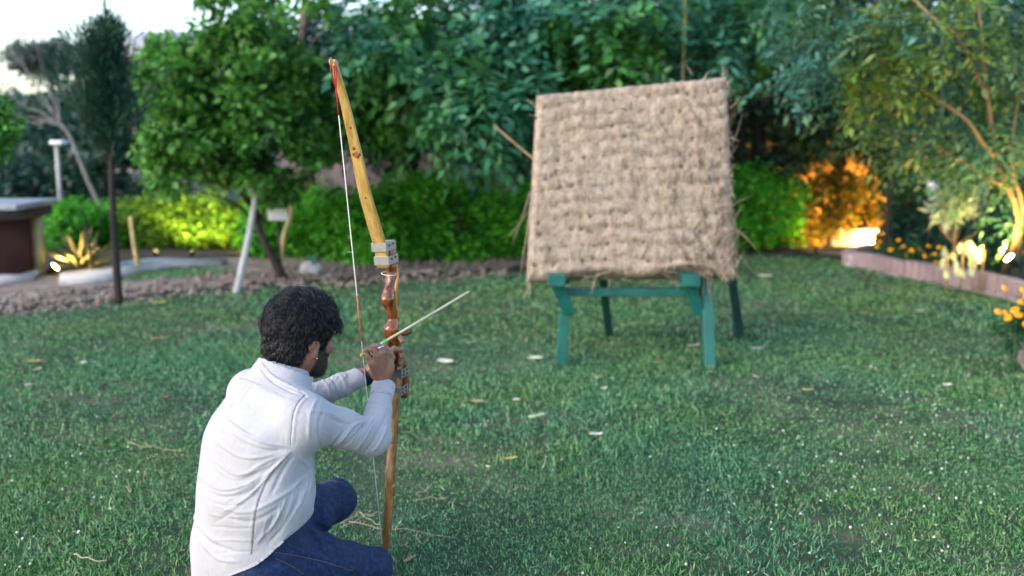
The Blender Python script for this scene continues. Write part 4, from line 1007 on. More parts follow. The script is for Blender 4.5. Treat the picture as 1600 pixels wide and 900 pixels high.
folds = [([(446 - 6 * k, 707 + 9 * k), (418 - 9 * k, 728 + 13 * k), (380 - 9 * k, 742 + 15 * k)], 2.6, .0035 * (-1) ** k) for k in range(6)] + [([(318 + 3 * k, 760 + 21 * k), (348 + 6 * k, 772 + 18 * k), (388 + 3 * k, 768 + 19 * k)], 2.4, .003 * (-1) ** k) for k in range(6)] + [([(505 + 9 * k, 706 - 2 * k), (518 + 9 * k, 690 - 3 * k), (530 + 9 * k, 676 - 4 * k)], 2.4, .003 * (-1) ** k) for k in range(8)] + [([(492 + 11 * k, 612 - 5 * k), (497 + 11 * k, 600 - 3.5 * k), (500 + 10 * k, 590 - 2 * k)], 2.2, .003 * (-1) ** k) for k in range(7)] + [([(400 + 11 * k, 850 - 9 * k), (411 + 11 * k, 832 - 11 * k), (417 + 11 * k, 808 - 12 * k)], 2.4, .003 * (-1) ** k) for k in range(7)] + [  # picture polylines of the creases: points, half width px, height m (+ ridge, - groove)
 ([(452, 705), (430, 728), (408, 755), (384, 782)], 4.5, .0075), ([(458, 712), (440, 738), (424, 772)], 4.5, -.006),
 ([(306, 741), (345, 764), (385, 757), (418, 735)], 4, .0065), ([(305, 752), (345, 776), (388, 768), (420, 748)], 4, -.005),
 ([(330, 716), (372, 742), (415, 722), (448, 706)], 4, .006), ([(322, 727), (366, 752), (412, 734)], 3.5, -.0045),
 ([(345, 649), (375, 672), (410, 690), (450, 698)], 4.5, .0055), ([(340, 664), (375, 690), (415, 704), (450, 704)], 4.5, -.006),
 ([(338, 690), (372, 712), (410, 714), (450, 702)], 4, .005),
 ([(301, 800), (318, 830), (345, 850)], 5, .006), ([(306, 820), (330, 850), (370, 862)], 5, -.005), ([(312, 845), (340, 872), (375, 878)], 4, .0045),
 ([(343, 790), (385, 800), (440, 775), (480, 745)], 5, .0045), ([(345, 805), (390, 815), (440, 792)], 5, -.004),
 ([(400, 850), (430, 815), (452, 770)], 4, .005), ([(420, 850), (447, 818), (470, 775)], 4, -.005), ([(440, 830), (462, 795), (478, 760)], 4, .0045),
 ([(470, 715), (486, 740), (480, 775)], 4, .005), ([(490, 712), (498, 735), (490, 760)], 4, -.0045),
 ([(455, 705), (425, 735), (408, 765), (396, 804), (390, 868)], 2.0, .0035), ([(458, 706), (428, 737), (411, 766), (399, 805), (393, 868)], 1.4, -.0035),
 ([(375, 590), (395, 597), (420, 608), (461, 629)], 1.5, -.0045), ([(375, 587), (395, 594), (420, 605), (462, 626)], 2, .0025),
 ([(391, 597), (378, 610), (366, 626), (355, 645)], 2.4, .0055), ([(387, 597), (373, 610), (361, 626)], 2.2, -.0060), ([(396, 600), (386, 613), (374, 632)], 2.4, -.0045),
 ([(478, 615), (463, 632), (456, 655), (452, 697)], 1.8, -.0035), ([(483, 617), (468, 634), (461, 657), (457, 697)], 2.4, .004),
 ([(495, 622), (484, 650), (482, 690)], 5, .004), ([(505, 640), (498, 668), (500, 702)], 4, -.004),
 ([(520, 700), (535, 684), (553, 665), (566, 660)], 3.5, .0065), ([(532, 704), (546, 690), (562, 672), (575, 662)], 3, -.0065), ([(548, 708), (562, 694), (575, 676), (590, 655)], 3.5, .006),
 ([(566, 710), (580, 694), (592, 672), (604, 648)], 3, -.005), ([(580, 708), (594, 690), (606, 662)], 3, .005), ([(512, 652), (530, 660), (552, 664)], 3.5, -.004), ([(480, 640), (510, 645), (535, 655)], 4, .0035),
 ([(568, 640), (585, 634), (610, 640)], 2.6, .0045), ([(572, 630), (590, 626), (612, 630)], 2.4, -.004), ([(576, 614), (595, 612), (614, 616)], 1.6, -.0035),
 ([(500, 590), (512, 604), (516, 622)], 3, .005), ([(512, 586), (524, 600), (528, 622)], 3, -.005), ([(527, 582), (538, 596), (540, 616)], 2.6, .004), ([(538, 578), (548, 592), (552, 610)], 1.5, -.004),
 ([(404, 560), (420, 582), (446, 600), (480, 613)], 2.5, .0065), ([(402, 565), (417, 588), (444, 607), (480, 620)], 2.0, -.0055), ([(450, 600), (465, 606), (482, 622)], 3, -.003), ([(360, 585), (350, 605), (343, 630)], 6, .004)]
px, py = proj(V); tc = np.array([0, 0, H]) - V; tc /= nrm(tc)[:, None]; fac = np.clip((Nv * tc).sum(1) * 3 + .3, 0, 1)
disp = np.zeros(len(V)); pp = np.stack([px, py], -1)
for pts, wd_, am in folds:
    q = smooth_path([(a, b, 0) for a, b in pts], 24)[:, :2]; best = np.full(len(V), 1e9); par = np.zeros(len(V))
    for i in range(23):
        a, b = q[i], q[i + 1]; ab = b - a; t_ = np.clip(((pp - a) @ ab) / (ab @ ab), 0, 1); dd = nrm(pp - a - t_[:, None] * ab)
        m_ = dd < best; best[m_] = dd[m_]; par[m_] = (i + t_[m_]) / 23
    near = 1.0
    if max(a for a, b in pts) < 560 and min(b for a, b in pts) < 640 and 'L' == '': near = 0
    end = np.clip(np.minimum(par, 1 - par) * 5 + .25, 0, 1)
    disp += .85 * am * np.exp(-(best / (wd_ * .56)) ** 2) * end
# loose low relief drape everywhere, so the far side is not smooth either
dr = .0035 * np.sin(V[:, 2] * 34 + 5 * np.sin(V[:, 0] * 9 + V[:, 1] * 6)) * np.sin(V[:, 0] * 21 - V[:, 1] * 16 + 1)
V = V + Nv * (disp * fac + dr * .8)[:, None]
nn_ = unit(nk - ch2 + np.array([.0, 0, .03])); nh = unit(np.array([.35, .30, .9]))
hemz = .205 + .62 * (V[:, 0] + .83) + .006 * np.sin(V[:, 0] * 40)
armR = nrm(V - wrR); cut = (V[:, 2] > hemz) & ~(((V - (nk + nh * .000)) @ nh > 0) & (nrm(V - nk) < .12))
aR = unit(wrR - elR); aL = unit(wrL - elL)
cut &= ~(((V - wrR) @ aR > -.004) & (nrm(V - wrR) < .08)); cut &= ~(((V - wrL) @ aL > -.03) & (nrm(V - wrL) < .08))
hand_like = V[:, 2] < .55; hemgood = hand_like
V2, Q2, used = keep(V, Q, cut)
hz2 = .205 + .62 * (V2[:, 0] + .83) + .006 * np.sin(V2[:, 0] * 40); V2[:, 2] = np.where(V2[:, 2] < hz2 + .009, hz2, V2[:, 2])
sh_o = obj('shirt', (V2, Q2), M['shirt'], man)
so_ = sh_o.modifiers.new('cloth', 'SOLIDIFY'); so_.thickness = .0022; so_.offset = -1
def snap(V, pts, n, off=.0015, Yr=None):
    """lay a picture polyline on the camera-facing surface of V"""
    a, b = proj(V); dep = V[:, 1]; out = []
    for x, y in smooth_path([(u, v, 0) for u, v in pts], n)[:, :2]:
        m_ = (a - x) ** 2 + (b - y) ** 2 < 16
        if not m_.any(): continue
        k = np.where(m_)[0]; y0 = dep[k].min(); k = k[dep[k] < y0 + .03]; wq = 1 / (((a[k] - x) ** 2 + (b[k] - y) ** 2) + .5); out.append((V[k] * wq[:, None]).sum(0) / wq.sum())
    out = np.array(out); t_ = np.array([0, 0, H]) - out; return out + t_ / nrm(t_)[:, None] * off
seams = [[(372, 589), (395, 596), (420, 607), (463, 628)], [(478, 614), (463, 632), (456, 655), (453, 696)], [(454, 706), (425, 737), (409, 766), (398, 804), (392, 866)], [(576, 616), (595, 613), (612, 617)]]
for s in seams: obj('seam', tube(snap(V2, s, 24, .0006), .0009, 5, False), M['thread'], sh_o)
# collar: a turned band round the neck
cen_ = nk - nh * .008; s_, u_, _ = frame(nh, (0, 1, 0)); pr = []
NS = 40; V, Fc = [], []
prof = [(0, .055, -.012), (0, .060, .014), (0, .064, .017), (0, .069, .008), (0, .083, -.025), (0, .080, -.027), (0, .064, .004), (0, .057, -.012)]
for i in range(NS):
    a = 2 * math.pi * i / NS; dr_ = math.cos(a) * s_ + math.sin(a) * u_
    for _, r_, z in prof: V.append(cen_ + dr_ * (r_ + .002 * math.sin(3 * a)) * (1.0) + nh * (z + .0035 * math.sin(2 * a + 1)))
k_ = len(prof)
for i in range(NS):
    for j in range(k_): Fc.append((i * k_ + j, i * k_ + (j + 1) % k_, ((i + 1) % NS) * k_ + (j + 1) % k_, ((i + 1) % NS) * k_ + j))
co = obj('collar', (np.array(V), Fc), M['shirt'], sh_o); sbd = co.modifiers.new('s', 'SUBSURF'); sbd.levels = 1; sbd.render_levels = 2
def cuff(c, ax, r, wdt, nm='cuff'):
    s, u, _ = frame(ax); V, Fc = [], []; pr_ = [(r - .003, 0), (r + .001, -.001), (r + .0035, .004), (r + .0035, wdt - .004), (r + .001, wdt + .001), (r - .003, wdt)]
    for i in range(36):
        a = 2 * math.pi * i / 36; dd = math.cos(a) * s * 1.0 + math.sin(a) * u * .92
        for q, z in pr_: V.append(c + dd * (q + .0016 * math.sin(3 * a + 1)) + ax * (z + .0015 * math.sin(2 * a)))
    for i in range(36):
        for j in range(5): Fc.append((i * 6 + j, i * 6 + j + 1, ((i + 1) % 36) * 6 + j + 1, ((i + 1) % 36) * 6 + j))
    return obj(nm, (np.array(V), Fc), M['shirt'], sh_o)
cuff(wrR - aR * .052, aR, .0325, .056); cuff(wrL - aL * .078, aL, .0335, .056)

# ---- jeans
def jeans_f(p):
    hb = P(394, 893, 2.645)
    d = s_sec(p, hb, hb + [0, 0, .13], RT, (.165, .132), (.150, .120))
    mt = (hipR + knR) / 2 + [0, 0, .012]
    d = smin(d, smin(s_cap(p, hipR, mt, .104, .086), s_cap(p, mt, knR, .086, .068), .04), .05)
    d = smin(d, smin(s_cap(p, hipL, (hipL + knL) / 2 + [0, 0, .01], .098, .080), s_cap(p, (hipL + knL) / 2 + [0, 0, .01], knL, .080, .067), .04), .05)
    d2 = smin(s_cap(p, knR, anR, .060, .046), s_cap(p, knL, anL, .060, .046), .01)
    return smin(d, d2, .02)
V, Q = surfnet(jeans_f, (-.98, 2.2, -.0), (-.28, 3.2, .46), .0055); V = relax(V, Q, 2); Nv = vnormals(V, Q)
jf = [([(500, 822), (530, 838), (560, 852)], 3, -.004), ([(575, 850), (588, 868), (590, 895)], 4, .004), ([(560, 846), (574, 866), (574, 895)], 4, -.004), ([(545, 842), (555, 862), (552, 890)], 4, .0035), ([(470, 812), (490, 830), (505, 860)], 4, .005), ([(480, 808), (502, 828), (520, 858)], 4, -.005), ([(430, 852), (470, 862), (520, 878), (560, 893)], 2, .003), ([(500, 752), (515, 768), (520, 790)], 4, -.004), ([(520, 748), (535, 764), (538, 786)], 4, .004), ([(485, 770), (500, 785), (505, 806)], 4, .004)]
px, py = proj(V); pp = np.stack([px, py], -1); disp = np.zeros(len(V)); tc = np.array([0, 0, H]) - V; tc /= nrm(tc)[:, None]; fac = np.clip((Nv * tc).sum(1) * 3 + .3, 0, 1)
for pts, wd_, am in jf:
    q = smooth_path([(a, b, 0) for a, b in pts], 16)[:, :2]; best = np.full(len(V), 1e9)
    for a, b in zip(q[:-1], q[1:]):
        ab = b - a; t_ = np.clip(((pp - a) @ ab) / (ab @ ab), 0, 1); best = np.minimum(best, nrm(pp - a - t_[:, None] * ab))
    disp += am * np.exp(-(best / wd_) ** 2)
V = V + Nv * (disp * fac + .003 * np.sin(V[:, 0] * 45 + V[:, 1] * 30) * np.sin(V[:, 2] * 40 + V[:, 1] * 20))[:, None]
V[:, 2] = np.maximum(V[:, 2], .012)
je = obj('jeans', (V, Q), M['denim'], man)
for s in ([(418, 862), (450, 866), (500, 876), (555, 893)], [(430, 872), (455, 884), (475, 897)], [(488, 757), (510, 750), (535, 754)]): obj('seam', tube(snap(V, s, 30, .0004), .0006, 5, False), M['stitch'], je)
for an, kn, nm in ((anR, knR, 'shoe'), (anL, knL, 'shoe')):
    bd = unit((an - kn) * [1, 1, 0]); h0 = an + bd * .03
    V, Q = surfnet(lambda p: smin(s_cap(p, h0 + [0, 0, -.02], h0 + bd * .03 + [0, 0, .03], .042, .040), s_sec(p, h0 + [0, 0, -.03] - bd * .0, h0 - bd * -.14 + [0, 0, -.025], np.cross(bd, AX[2]), (.042, .034), (.04, .028)), .02), h0 - .22, h0 + .24, .009)
    V[:, 2] = np.maximum(V[:, 2], .004); obj(nm, (V, Q), M['shoe'], man)

# ---- head frame
az, dn = R(38), R(10)
FH = np.array([math.sin(az) * math.cos(dn), math.cos(az) * math.cos(dn), -math.sin(dn)]); RH = np.array([math.cos(az), -math.sin(az), 0]); UH = np.cross(RH, FH)
HA = (FH, RH, UH); hc = P(469, 513, 2.79)
def hl(f, r, u): return hc + f * FH + r * RH + u * UH
def head_f(p):
    E = lambda c, r: s_ell(p, hl(*c), HA, r)
    d = smin(E((0, 0, 0), (.100, .079, .094)), E((.022, 0, -.058), (.074, .063, .076)), .03)
    d = smin(d, E((-.040, 0, -.055), (.058, .058, .055)), .03)
    d = smin(d, s_cap(p, hl(.055, .018, -.108), hl(.055, -.018, -.108), .027, .027), .03)
    for s in (-1, 1):
        d = smin(d, s_cap(p, hl(.0, s * .052, -.078), hl(.05, s * .026, -.112), .018, .018), .03)     # jaw
        d = smin(d, s_cap(p, hl(.082, s * .012, -.006), hl(.068, s * .050, -.010), .011, .010), .012)  # brow
        d = smin(d, E((.066, s * .045, -.050), (.020, .018, .016)), .02)                              # cheekbone
        d = np.maximum(d, -(E((.096, s * .033, -.027), (.016, .017, .010)) + .001)) if False else d
        e = smin(E((-.012, s * .080, -.040), (.020, .009, .020)), E((-.006, s * .078, -.064), (.011, .008, .013)), .008)
        e = np.maximum(e, -E((-.008, s * .089, -.044), (.011, .007, .016)))
        d = smin(d, e, .006)
    d = smin(d, s_cap(p, hl(.094, 0, -.022), hl(.112, 0, -.056), .008, .012), .010)                   # nose
    for s in (-1, 1): d = smin(d, E((.100, s * .012, -.060), (.010, .007, .007)), .006)
    d = smin(d, s_cap(p, hl(.090, .016, -.086), hl(.090, -.016, -.086), .007, .007), .006)             # lips
    d = smin(d, s_cap(p, hl(.086, .013, -.095), hl(.086, -.013, -.095), .007, .007), .006)
    d = smin(d, s_cap(p, hl(-.020, 0, -.075), nk - nh * .05, .054, .060), .03)
    return d
Vh, Qh = surfnet(head_f, hc - [.16, .16, .23], hc + [.16, .16, .13], .0028); Vh = relax(Vh, Qh, 1)

# ---- hands
def chain(p, pts, rads, k=.002):
    q = [P(*a) for a in pts]; d = np.full(len(p), 1e3)
    for i in range(len(q) - 1): d = smin(d, s_cap(p, q[i], q[i + 1], rads[i], rads[i + 1]), k)
    return d
FR = [.0098, .0092, .0084, .0074]
RH_F = {'thumb': [(590, 588, 2.955), (582, 569, 2.945), (577, 558, 2.950), (572.5, 552, 2.962)],
        'index': [(589, 556, 2.942), (583, 546.5, 2.945), (576, 545.5, 2.955), (570.5, 549, 2.968)],
        'middle': [(598, 551, 2.950), (592, 541.5, 2.960), (584, 540.5, 2.985), (580, 546, 3.00)],
        'ring': [(606, 553, 2.968), (602, 543.5, 2.985), (594, 543, 3.01), (590, 550, 3.015)],
        'little': [(612, 559, 2.985), (610, 551, 3.005), (603, 550, 3.03), (600, 556, 3.03)]}
def rhand_f(p):
    W0 = (598, 602, 2.965); wp = P(*W0); d = s_sec(p, wrR - aR * .12, wp, unit(P(613, 600, 2.99) - P(583, 600, 2.95)), (.030, .024), (.027, .020))
    for k, r in (('index', .0125), ('middle', .0128), ('ring', .0122), ('little', .0112)): d = smin(d, s_cap(p, wp, P(*RH_F[k][0]), .015, r), .008)
    d = smin(d, s_cap(p, wp, P(*RH_F['thumb'][1]), .015, .0125), .010)
    d = smin(d, s_ell(p, P(597, 577, 2.972), (unit(P(613, 578, 2.99) - P(583, 578, 2.955)), AX[1], AX[2]), (.031, .017, .042)), .008)
    for k, q in RH_F.items():
        rr = [.0120, .0108, .0102, .0088] if k == 'thumb' else [x * (.88 if k == 'little' else 1) for x in [.0108, .0098, .0088, .0076]]
        d = smin(d, chain(p, q, rr), .003)
    return d
LH_F = {'thumb': [(592, 560, 3.085), (603, 551, 3.075), (616, 546, 3.075), (627, 547, 3.092)],
        'index': [(602, 537, 3.15), (612, 527, 3.18), (624, 526, 3.165), (629, 533, 3.135)],
        'middle': [(600, 549, 3.16), (612, 546, 3.195), (627, 550, 3.17), (628, 558, 3.125)],
        'ring': [(600, 560, 3.16), (612, 560, 3.19), (626, 563, 3.165), (626, 568, 3.122)],
        'little': [(600, 570, 3.155), (612, 572, 3.18), (624, 574, 3.155), (623, 576, 3.118)]}
def lhand_f(p):
    wp = P(576, 583, 3.125); d = s_sec(p, wrL - aL * .13, wp, AX[2], (.029, .023), (.026, .020))
    for k, q in LH_F.items():
        if k != 'thumb': d = smin(d, s_cap(p, wp, P(*q[0]), .015, .0115), .010)
    d = smin(d, s_cap(p, wp, P(*LH_F['thumb'][1]), .016, .0125), .010)
    d = smin(d, s_ell(p, P(595, 561, 3.118), (unit([.8, .5, 0]), AX[1], AX[2]), (.03, .02, .036)), .01)
    for k, q in LH_F.items():
        rr = [.0125, .0112, .0104, .0088] if k == 'thumb' else [x * (.88 if k == 'little' else 1) for x in [.0108, .0100, .0090, .0078]]
        d = smin(d, chain(p, q, rr), .003)
    return d
c1 = P(595, 575, 2.97); Vr, Qr = surfnet(rhand_f, c1 - [.09, .16, .13], c1 + [.08, .10, .10], .0018); Vr = relax(Vr, Qr, 1)
c2 = P(600, 560, 3.13); Vl_, Ql = surfnet(lhand_f, c2 - [.18, .18, .12], c2 + [.09, .11, .11], .002); Vl_ = relax(Vl_, Ql, 1)
def body_f(p):
    s = .022; d = s_sec(p, low + [0, 0, .05], mid, RT, (.115, .08), (.12, .09))
    d = smin(d, s_sec(p, mid, ch1, RT, (.14, .105), (.15, .095)), .04); d = smin(d, s_sec(p, ch1, ch2, RT, (.15, .095), (.12, .06)), .04)
    d = smin(d, s_cap(p, shR, shL, .046, .046), .04); d = smin(d, s_cap(p, ch2, nk, .05, .05), .03)
    for a, b, c in ((shR, elR, wrR - aR * .03), (shL, elL, wrL - aL * .03)): d = smin(d, smin(s_cap(p, a, b, .044, .034), s_cap(p, b, c, .034, .024), .01), .02)
    for a, b, c in ((hipR, knR, anR), (hipL, knL, anL)): d = smin(d, smin(s_cap(p, a, b, .075, .048), s_cap(p, b, c, .045, .033), .01), .02)
    return d
Vb, Qb = surfnet(body_f, (-1.0, 2.2, .0), (-.28, 3.2, .88), .012)
allV = np.concatenate([Vh, Vr, Vl_, Vb]); allQ = np.concatenate([Qh, Qr + len(Vh), Ql + len(Vh) + len(Vr), Qb + len(Vh) + len(Vr) + len(Vl_)])
bo = obj('body', (allV, allQ), M['skin'], man)
q = Vh - hc; f_, r_, u_l = q @ FH, q @ RH, q @ UH
bm = (np.clip((f_ - .000) / .012, 0, 1)) * np.clip((-.048 - .35 * np.clip(f_ - .03, 0, .1) - u_l) / .010, 0, 1) * np.clip((u_l + .148) / .02, 0, 1)
bm = np.maximum(bm, np.clip((.030 - np.abs(f_ - .030)) / .010, 0, 1) * np.clip((.02 - np.abs(u_l + .02) + .03) / .01, 0, 1) * (np.abs(r_) > .05) * (f_ < .045))   # sideburn
bm = np.maximum(bm, (np.abs(u_l + .002 - .0) < .0045) * (f_ > .062) * (np.abs(r_) > .012) * .95)          # eyebrow
bd_ = np.zeros(len(allV), dtype=np.float32); bd_[:len(Vh)] = bm
at_ = bo.data.attributes.new('beard', 'FLOAT', 'POINT'); at_.data.foreach_set('value', bd_)
for s in (1, -1):
    c = hl(.079, s * .034, -.024); V, Q = surfnet(lambda p: s_ell(p, c, HA, (.0125, .0125, .0095)), c - .018, c + .018, .002)
    e_ = obj('eye', (V, Q), M['eye'], man); c2_ = hl(.0885, s * .035, -.025); V, Q = surfnet(lambda p: s_ell(p, c2_, HA, (.004, .0055, .0055)), c2_ - .009, c2_ + .009, .0013); obj('iris', (V, Q), M['iris'], e_)
# ---- hair: a dense cap and thousands of curled locks
def cap_f(p):
    d = smin(s_ell(p, hl(-.002, 0, .002), HA, (.104, .084, .099)), s_ell(p, hl(-.040, 0, -.066), HA, (.060, .062, .066)), .03)
    return d - .002 - .002 * np.sin(p[:, 0] * 260) * np.sin(p[:, 1] * 240) * np.sin(p[:, 2] * 250)
Vc, Qc = surfnet(cap_f, hc - .16, hc + .14, .0035); Nc = vnormals(Vc, Qc)
def hairmask(V, m=0):
    q = V - hc; f, r, u = q @ FH, q @ RH, q @ UH
    line = np.interp(f, [-.12, -.06, -.034, -.026, .004, .010, .030, .036, .06, .085, .2], [-.135, -.135, -.12, -.020, -.014, -.055, -.055, .005, .018, .045, .06])
    return u > line + m
V2, Q2, us = keep(Vc, Qc, hairmask(Vc)); hr = obj('hair', (V2, Q2), M['hair'], man)
cand = np.where(hairmask(Vc, .004))[0]; lk = []
crown = unit(np.array([-.35, 0, .95]) @ np.array(HA))
cl_i = rng.choice(cand, 420); CP = Vc[cl_i]                      # curl clusters: neighbours share one wave
CF = rng.normal(size=(420, 3)); CPH = rng.uniform(0, 6.28, 420); CW = rng.uniform(3.0, 6.5, 420); CS = rng.choice([-1, 1], 420); CL = rng.uniform(.8, 1.2, 420)
n_l = 17000; sel = rng.choice(cand, n_l)
for i in sel:
    p0 = Vc[i]; n0 = Nc[i]; ql = p0 - hc; u0, f0, r0_ = ql @ UH, ql @ FH, ql @ RH; j = ((CP - p0) ** 2).sum(1).argmin()
    top = np.clip((u0 + .02) / .07, 0, 1); flow = ql - n0 * (ql @ n0) - crown * .02; flow = unit(flow - n0 * (flow @ n0)); 
    flow = unit(flow + CF[j] * (.22 + .42 * top) + rng.normal(size=3) * .16); flow = unit(flow - n0 * (flow @ n0))
    if f0 > .04 and top > .4: flow = unit(flow + FH * .6)
    bn = np.cross(n0, flow); L_ = .044 * CL[j] * rng.uniform(.85, 1.15) * (.6 + .5 * top); cr_ = (.0015 + .0045 * top) * CL[j]; ph = CPH[j] + rng.normal() * .35; wn = CW[j] * CS[j]; lift = .002 + .006 * top * CL[j]
    if u0 < -.05: L_ *= .7; cr_ *= .4
    if rng.random() < .05: lift += rng.uniform(.003, .009); L_ *= 1.15
    t_ = np.linspace(0, 1, 8)[:, None]
    toC = (CP[j] - p0) * .35
    c_ = p0 - n0 * .002 + flow * L_ * t_ + toC * t_ + n0 * lift * np.sin(t_ * 2.8) - n0 * (L_ * t_) ** 2 * 4.0 + cr_ * t_ ** .5 * (np.cos(ph + wn * t_) * n0 + np.sin(ph + wn * t_) * bn)
    lk.append(tube(c_, np.array([.0005, .0008, .0009, .0009, .0008, .0007, .0005, .0002]) * rng.uniform(.5, 1.3), 4, False))
Vk = np.concatenate([a for a, b in lk]); fk = np.array(lk[0][1]); nv = len(lk[0][0]); Qk = (fk[None] + (np.arange(len(lk)) * nv)[:, None, None]).reshape(-1, 4)
obj('locks', (Vk, Qk), M['hair'], hr)
# beard hairs
bi = np.where(bm > .5)[0]; bi = bi[rng.random(len(bi)) < .2]; Nh = vnormals(Vh, Qh); lk = []
for i in bi:
    d_ = unit(Nh[i] * .7 - UH * .9 + FH * .2 + rng.normal(size=3) * .3); L_ = rng.uniform(.002, .005); lk.append(tube([Vh[i], Vh[i] + d_ * L_ * .5 + Nh[i] * .0006, Vh[i] + d_ * L_], [.0006, .0005, .0002], 3, False))
if lk:
    Vk = np.concatenate([a for a, b in lk]); fk = np.array(lk[0][1]); nv = len(lk[0][0]); Qk = (fk[None] + (np.arange(len(lk)) * nv)[:, None, None]).reshape(-1, 4); obj('beard', (Vk, Qk), M['hair'], man)
# ---- wrist bands, finger ring, ear stud
def band(c, ax, r, w_, m, nm, sq=.8, par=man, side=None):
    s, u, _ = frame(ax, side if side is not None else (0, 0, 1)); V, Fc = [], []
    for i in range(32):
        a = 2 * math.pi * i / 32; dd = math.cos(a) * s * sq + math.sin(a) * u
        for q, z in ((r, -w_ / 2), (r + .002, -w_ * .3), (r + .002, w_ * .3), (r, w_ / 2), (r - .002, 0)): V.append(c + dd * q + ax * z)
    for i in range(32):
        for j in range(5): Fc.append((i * 5 + j, i * 5 + (j + 1) % 5, ((i + 1) % 32) * 5 + (j + 1) % 5, ((i + 1) % 32) * 5 + j))
    return obj(nm, (np.array(V), Fc), m, par)
band(wrL + aL * .0, aL, .0315, .022, M['bandblue'], 'wristband', .92)
band(wrR + aR * .010, aR, .0318, .006, M['rivet'], 'cord_bracelet', .86)
q0, q1 = P(*RH_F['middle'][0]), P(*RH_F['middle'][1]); band(q0 * .35 + q1 * .65, unit(q1 - q0), .0112, .005, M['silver'], 'finger_ring', 1)
c = hl(-.004, .0885, -.074); V, Q = surfnet(lambda p: s_ell(p, c, AX, (.0018, .0018, .0018)), c - .004, c + .004, .0008); obj('ear_stud', (V, Q), M['silver'], man)

# ================================================================ LAWN: blades, clover, fallen bits
def cheap_noise(x, y, s):
    return .5 + .25 * (np.sin(x * s + 1.3 * np.sin(y * s * .7)) + np.sin(y * s * 1.1 + 1.7 * np.sin(x * s * .6 + 2)))
def lawn_pts(n, y0, y1, powr=1.0):
    y = y0 + (y1 - y0) * rng.random(n * 2) ** powr; x = (rng.random(n * 2) * 2 - 1) * (y * .60 + .35)
    m = lawn_far(x, y) & (rng.random(n * 2) < .10 + .62 * cheap_noise(x, y, 3.3) + .45 * cheap_noise(x + 1, y * 1.6, 11) + .3 * cheap_noise(x, y, 37) - .15)
    return x[m][:n], y[m][:n]
Bs, Ds, Ns, Ls, Ws = [], [], [], [], []
def blades(n, y0, y1, L, W, tilt=.8, powr=1.0, xy=None):
    x, y = xy if xy is not None else lawn_pts(n, y0, y1, powr); k = len(x); a = rng.uniform(0, 6.283, k)
    Bs.append(np.stack([x, y, hgt(x, y) * .6 - .004], -1)); t_ = np.abs(rng.normal(size=k)) * tilt
    Ds.append(np.stack([np.cos(a) * t_, np.sin(a) * t_, np.ones(k)], -1)); b = rng.uniform(0, 6.283, k)
    Ns.append(np.stack([np.cos(b), np.sin(b), rng.uniform(0, 1.2, k)], -1)); Ls.append(L * rng.uniform(.5, 1.35, k) * (.6 + .8 * cheap_noise(x, y, 2.3))); Ws.append(W * rng.uniform(.6, 1.3, k))
blades(150000, 2.1, 4.3, .024, .0042, 1.1)
blades(110000, 4.3, 6.6, .028, .006, 1.0)
blades(90000, 6.6, 11.8, .032, .010, 1.0)
_y = rng.random(16000) * 1.6 + 8.6; _x = rng.uniform(-4.4, -2.2, 16000); _px = 800 + F * _x / (_y * cp + H * sp_); _p, _py = proj(np.stack([_x, _y, _x * 0], -1)); _m = (_px > 190) & (_px < 365) & (_py > 418 + (365 - _px) * .0) & (_py < 441 - (_px - 190) * .07)
blades(0, 0, 0, .05, .010, .9, xy=(_x[_m], _y[_m]))
# longer tufts
for (a, b, s, m) in [(860, 735, .10, 160), (905, 725, .10, 170), (940, 705, .09, 150), (985, 690, .07, 160), (1010, 680, .06, 120), (1050, 665, .08, 110), (960, 640, .14, 120), (1150, 725, .08, 90), (640, 820, .05, 60), (800, 725, .06, 80), (1120, 640, .15, 120), (520, 850, .08, 60), (700, 770, .08, 60), (235, 780, .12, 80), (1080, 610, .15, 120)]:
    p = G(a, b); x = p[0] + rng.normal(size=m) * s; y = p[1] + rng.normal(size=m) * s * 1.2; blades(m, 0, 0, .058, .0055, .9, xy=(x, y))
V, T = leaf_mesh(*[np.concatenate(q) for q in (Bs, Ds, Ns, Ls, Ws)], .12, .18)
tag(obj('grass', (V, T, False), M['grass']), 'short dense green lawn grass with a few longer tufts', 'grass', kind='stuff')
# round clover leaves among the blades (small near-horizontal leaflets)
x, y = lawn_pts(26000, 2.2, 7.5, 1.2); m = cheap_noise(x + 3, y, 1.7) > .45; x, y = x[m], y[m]; k = len(x)
a = rng.uniform(0, 6.28, k); B = np.stack([x, y, hgt(x, y) * .6 + rng.uniform(.008, .024, k)], -1)
V, T = leaf_mesh(B, np.stack([np.cos(a), np.sin(a), rng.normal(size=k) * .3], -1), np.array([0, 0, 1.]) + rng.normal(size=(k, 3)) * .35, rng.uniform(.008, .015, k), rng.uniform(.008, .013, k), .1, .05)
tag(obj('clover_leaves', (V, T, False), M['grass']), 'patches of small clover leaves spread through the lawn', 'clover', kind='stuff')
# white clover heads
cx = []
for (a, b, sx, sy, n) in [(1420, 665, 85, 50, 60), (1500, 600, 90, 60, 60), (1370, 640, 60, 40, 25), (60, 800, 60, 60, 40), (150, 740, 90, 70, 45), (200, 600, 100, 80, 40), (60, 540, 60, 40, 30), (1100, 620, 200, 120, 60), (1250, 780, 200, 80, 50), (700, 580, 90, 60, 30), (1480, 720, 90, 70, 80), (1180, 840, 120, 40, 22), (700, 560, 40, 40, 16), (340, 540, 100, 30, 20), (1000, 480, 150, 20, 24), (1350, 480, 120, 30, 36), (900, 600, 200, 60, 30), (500, 480, 120, 18, 20)]:
    for _ in range(int(n * .62)):
        p = G(rng.normal(a, sx), np.clip(rng.normal(b, sy), 450, 960)); 
        if p[1] > 2.2 and lawn_far(p[:1], p[1:2])[0]: cx.append((p[0], p[1]))
ico = []; ph = (1 + 5 ** .5) / 2
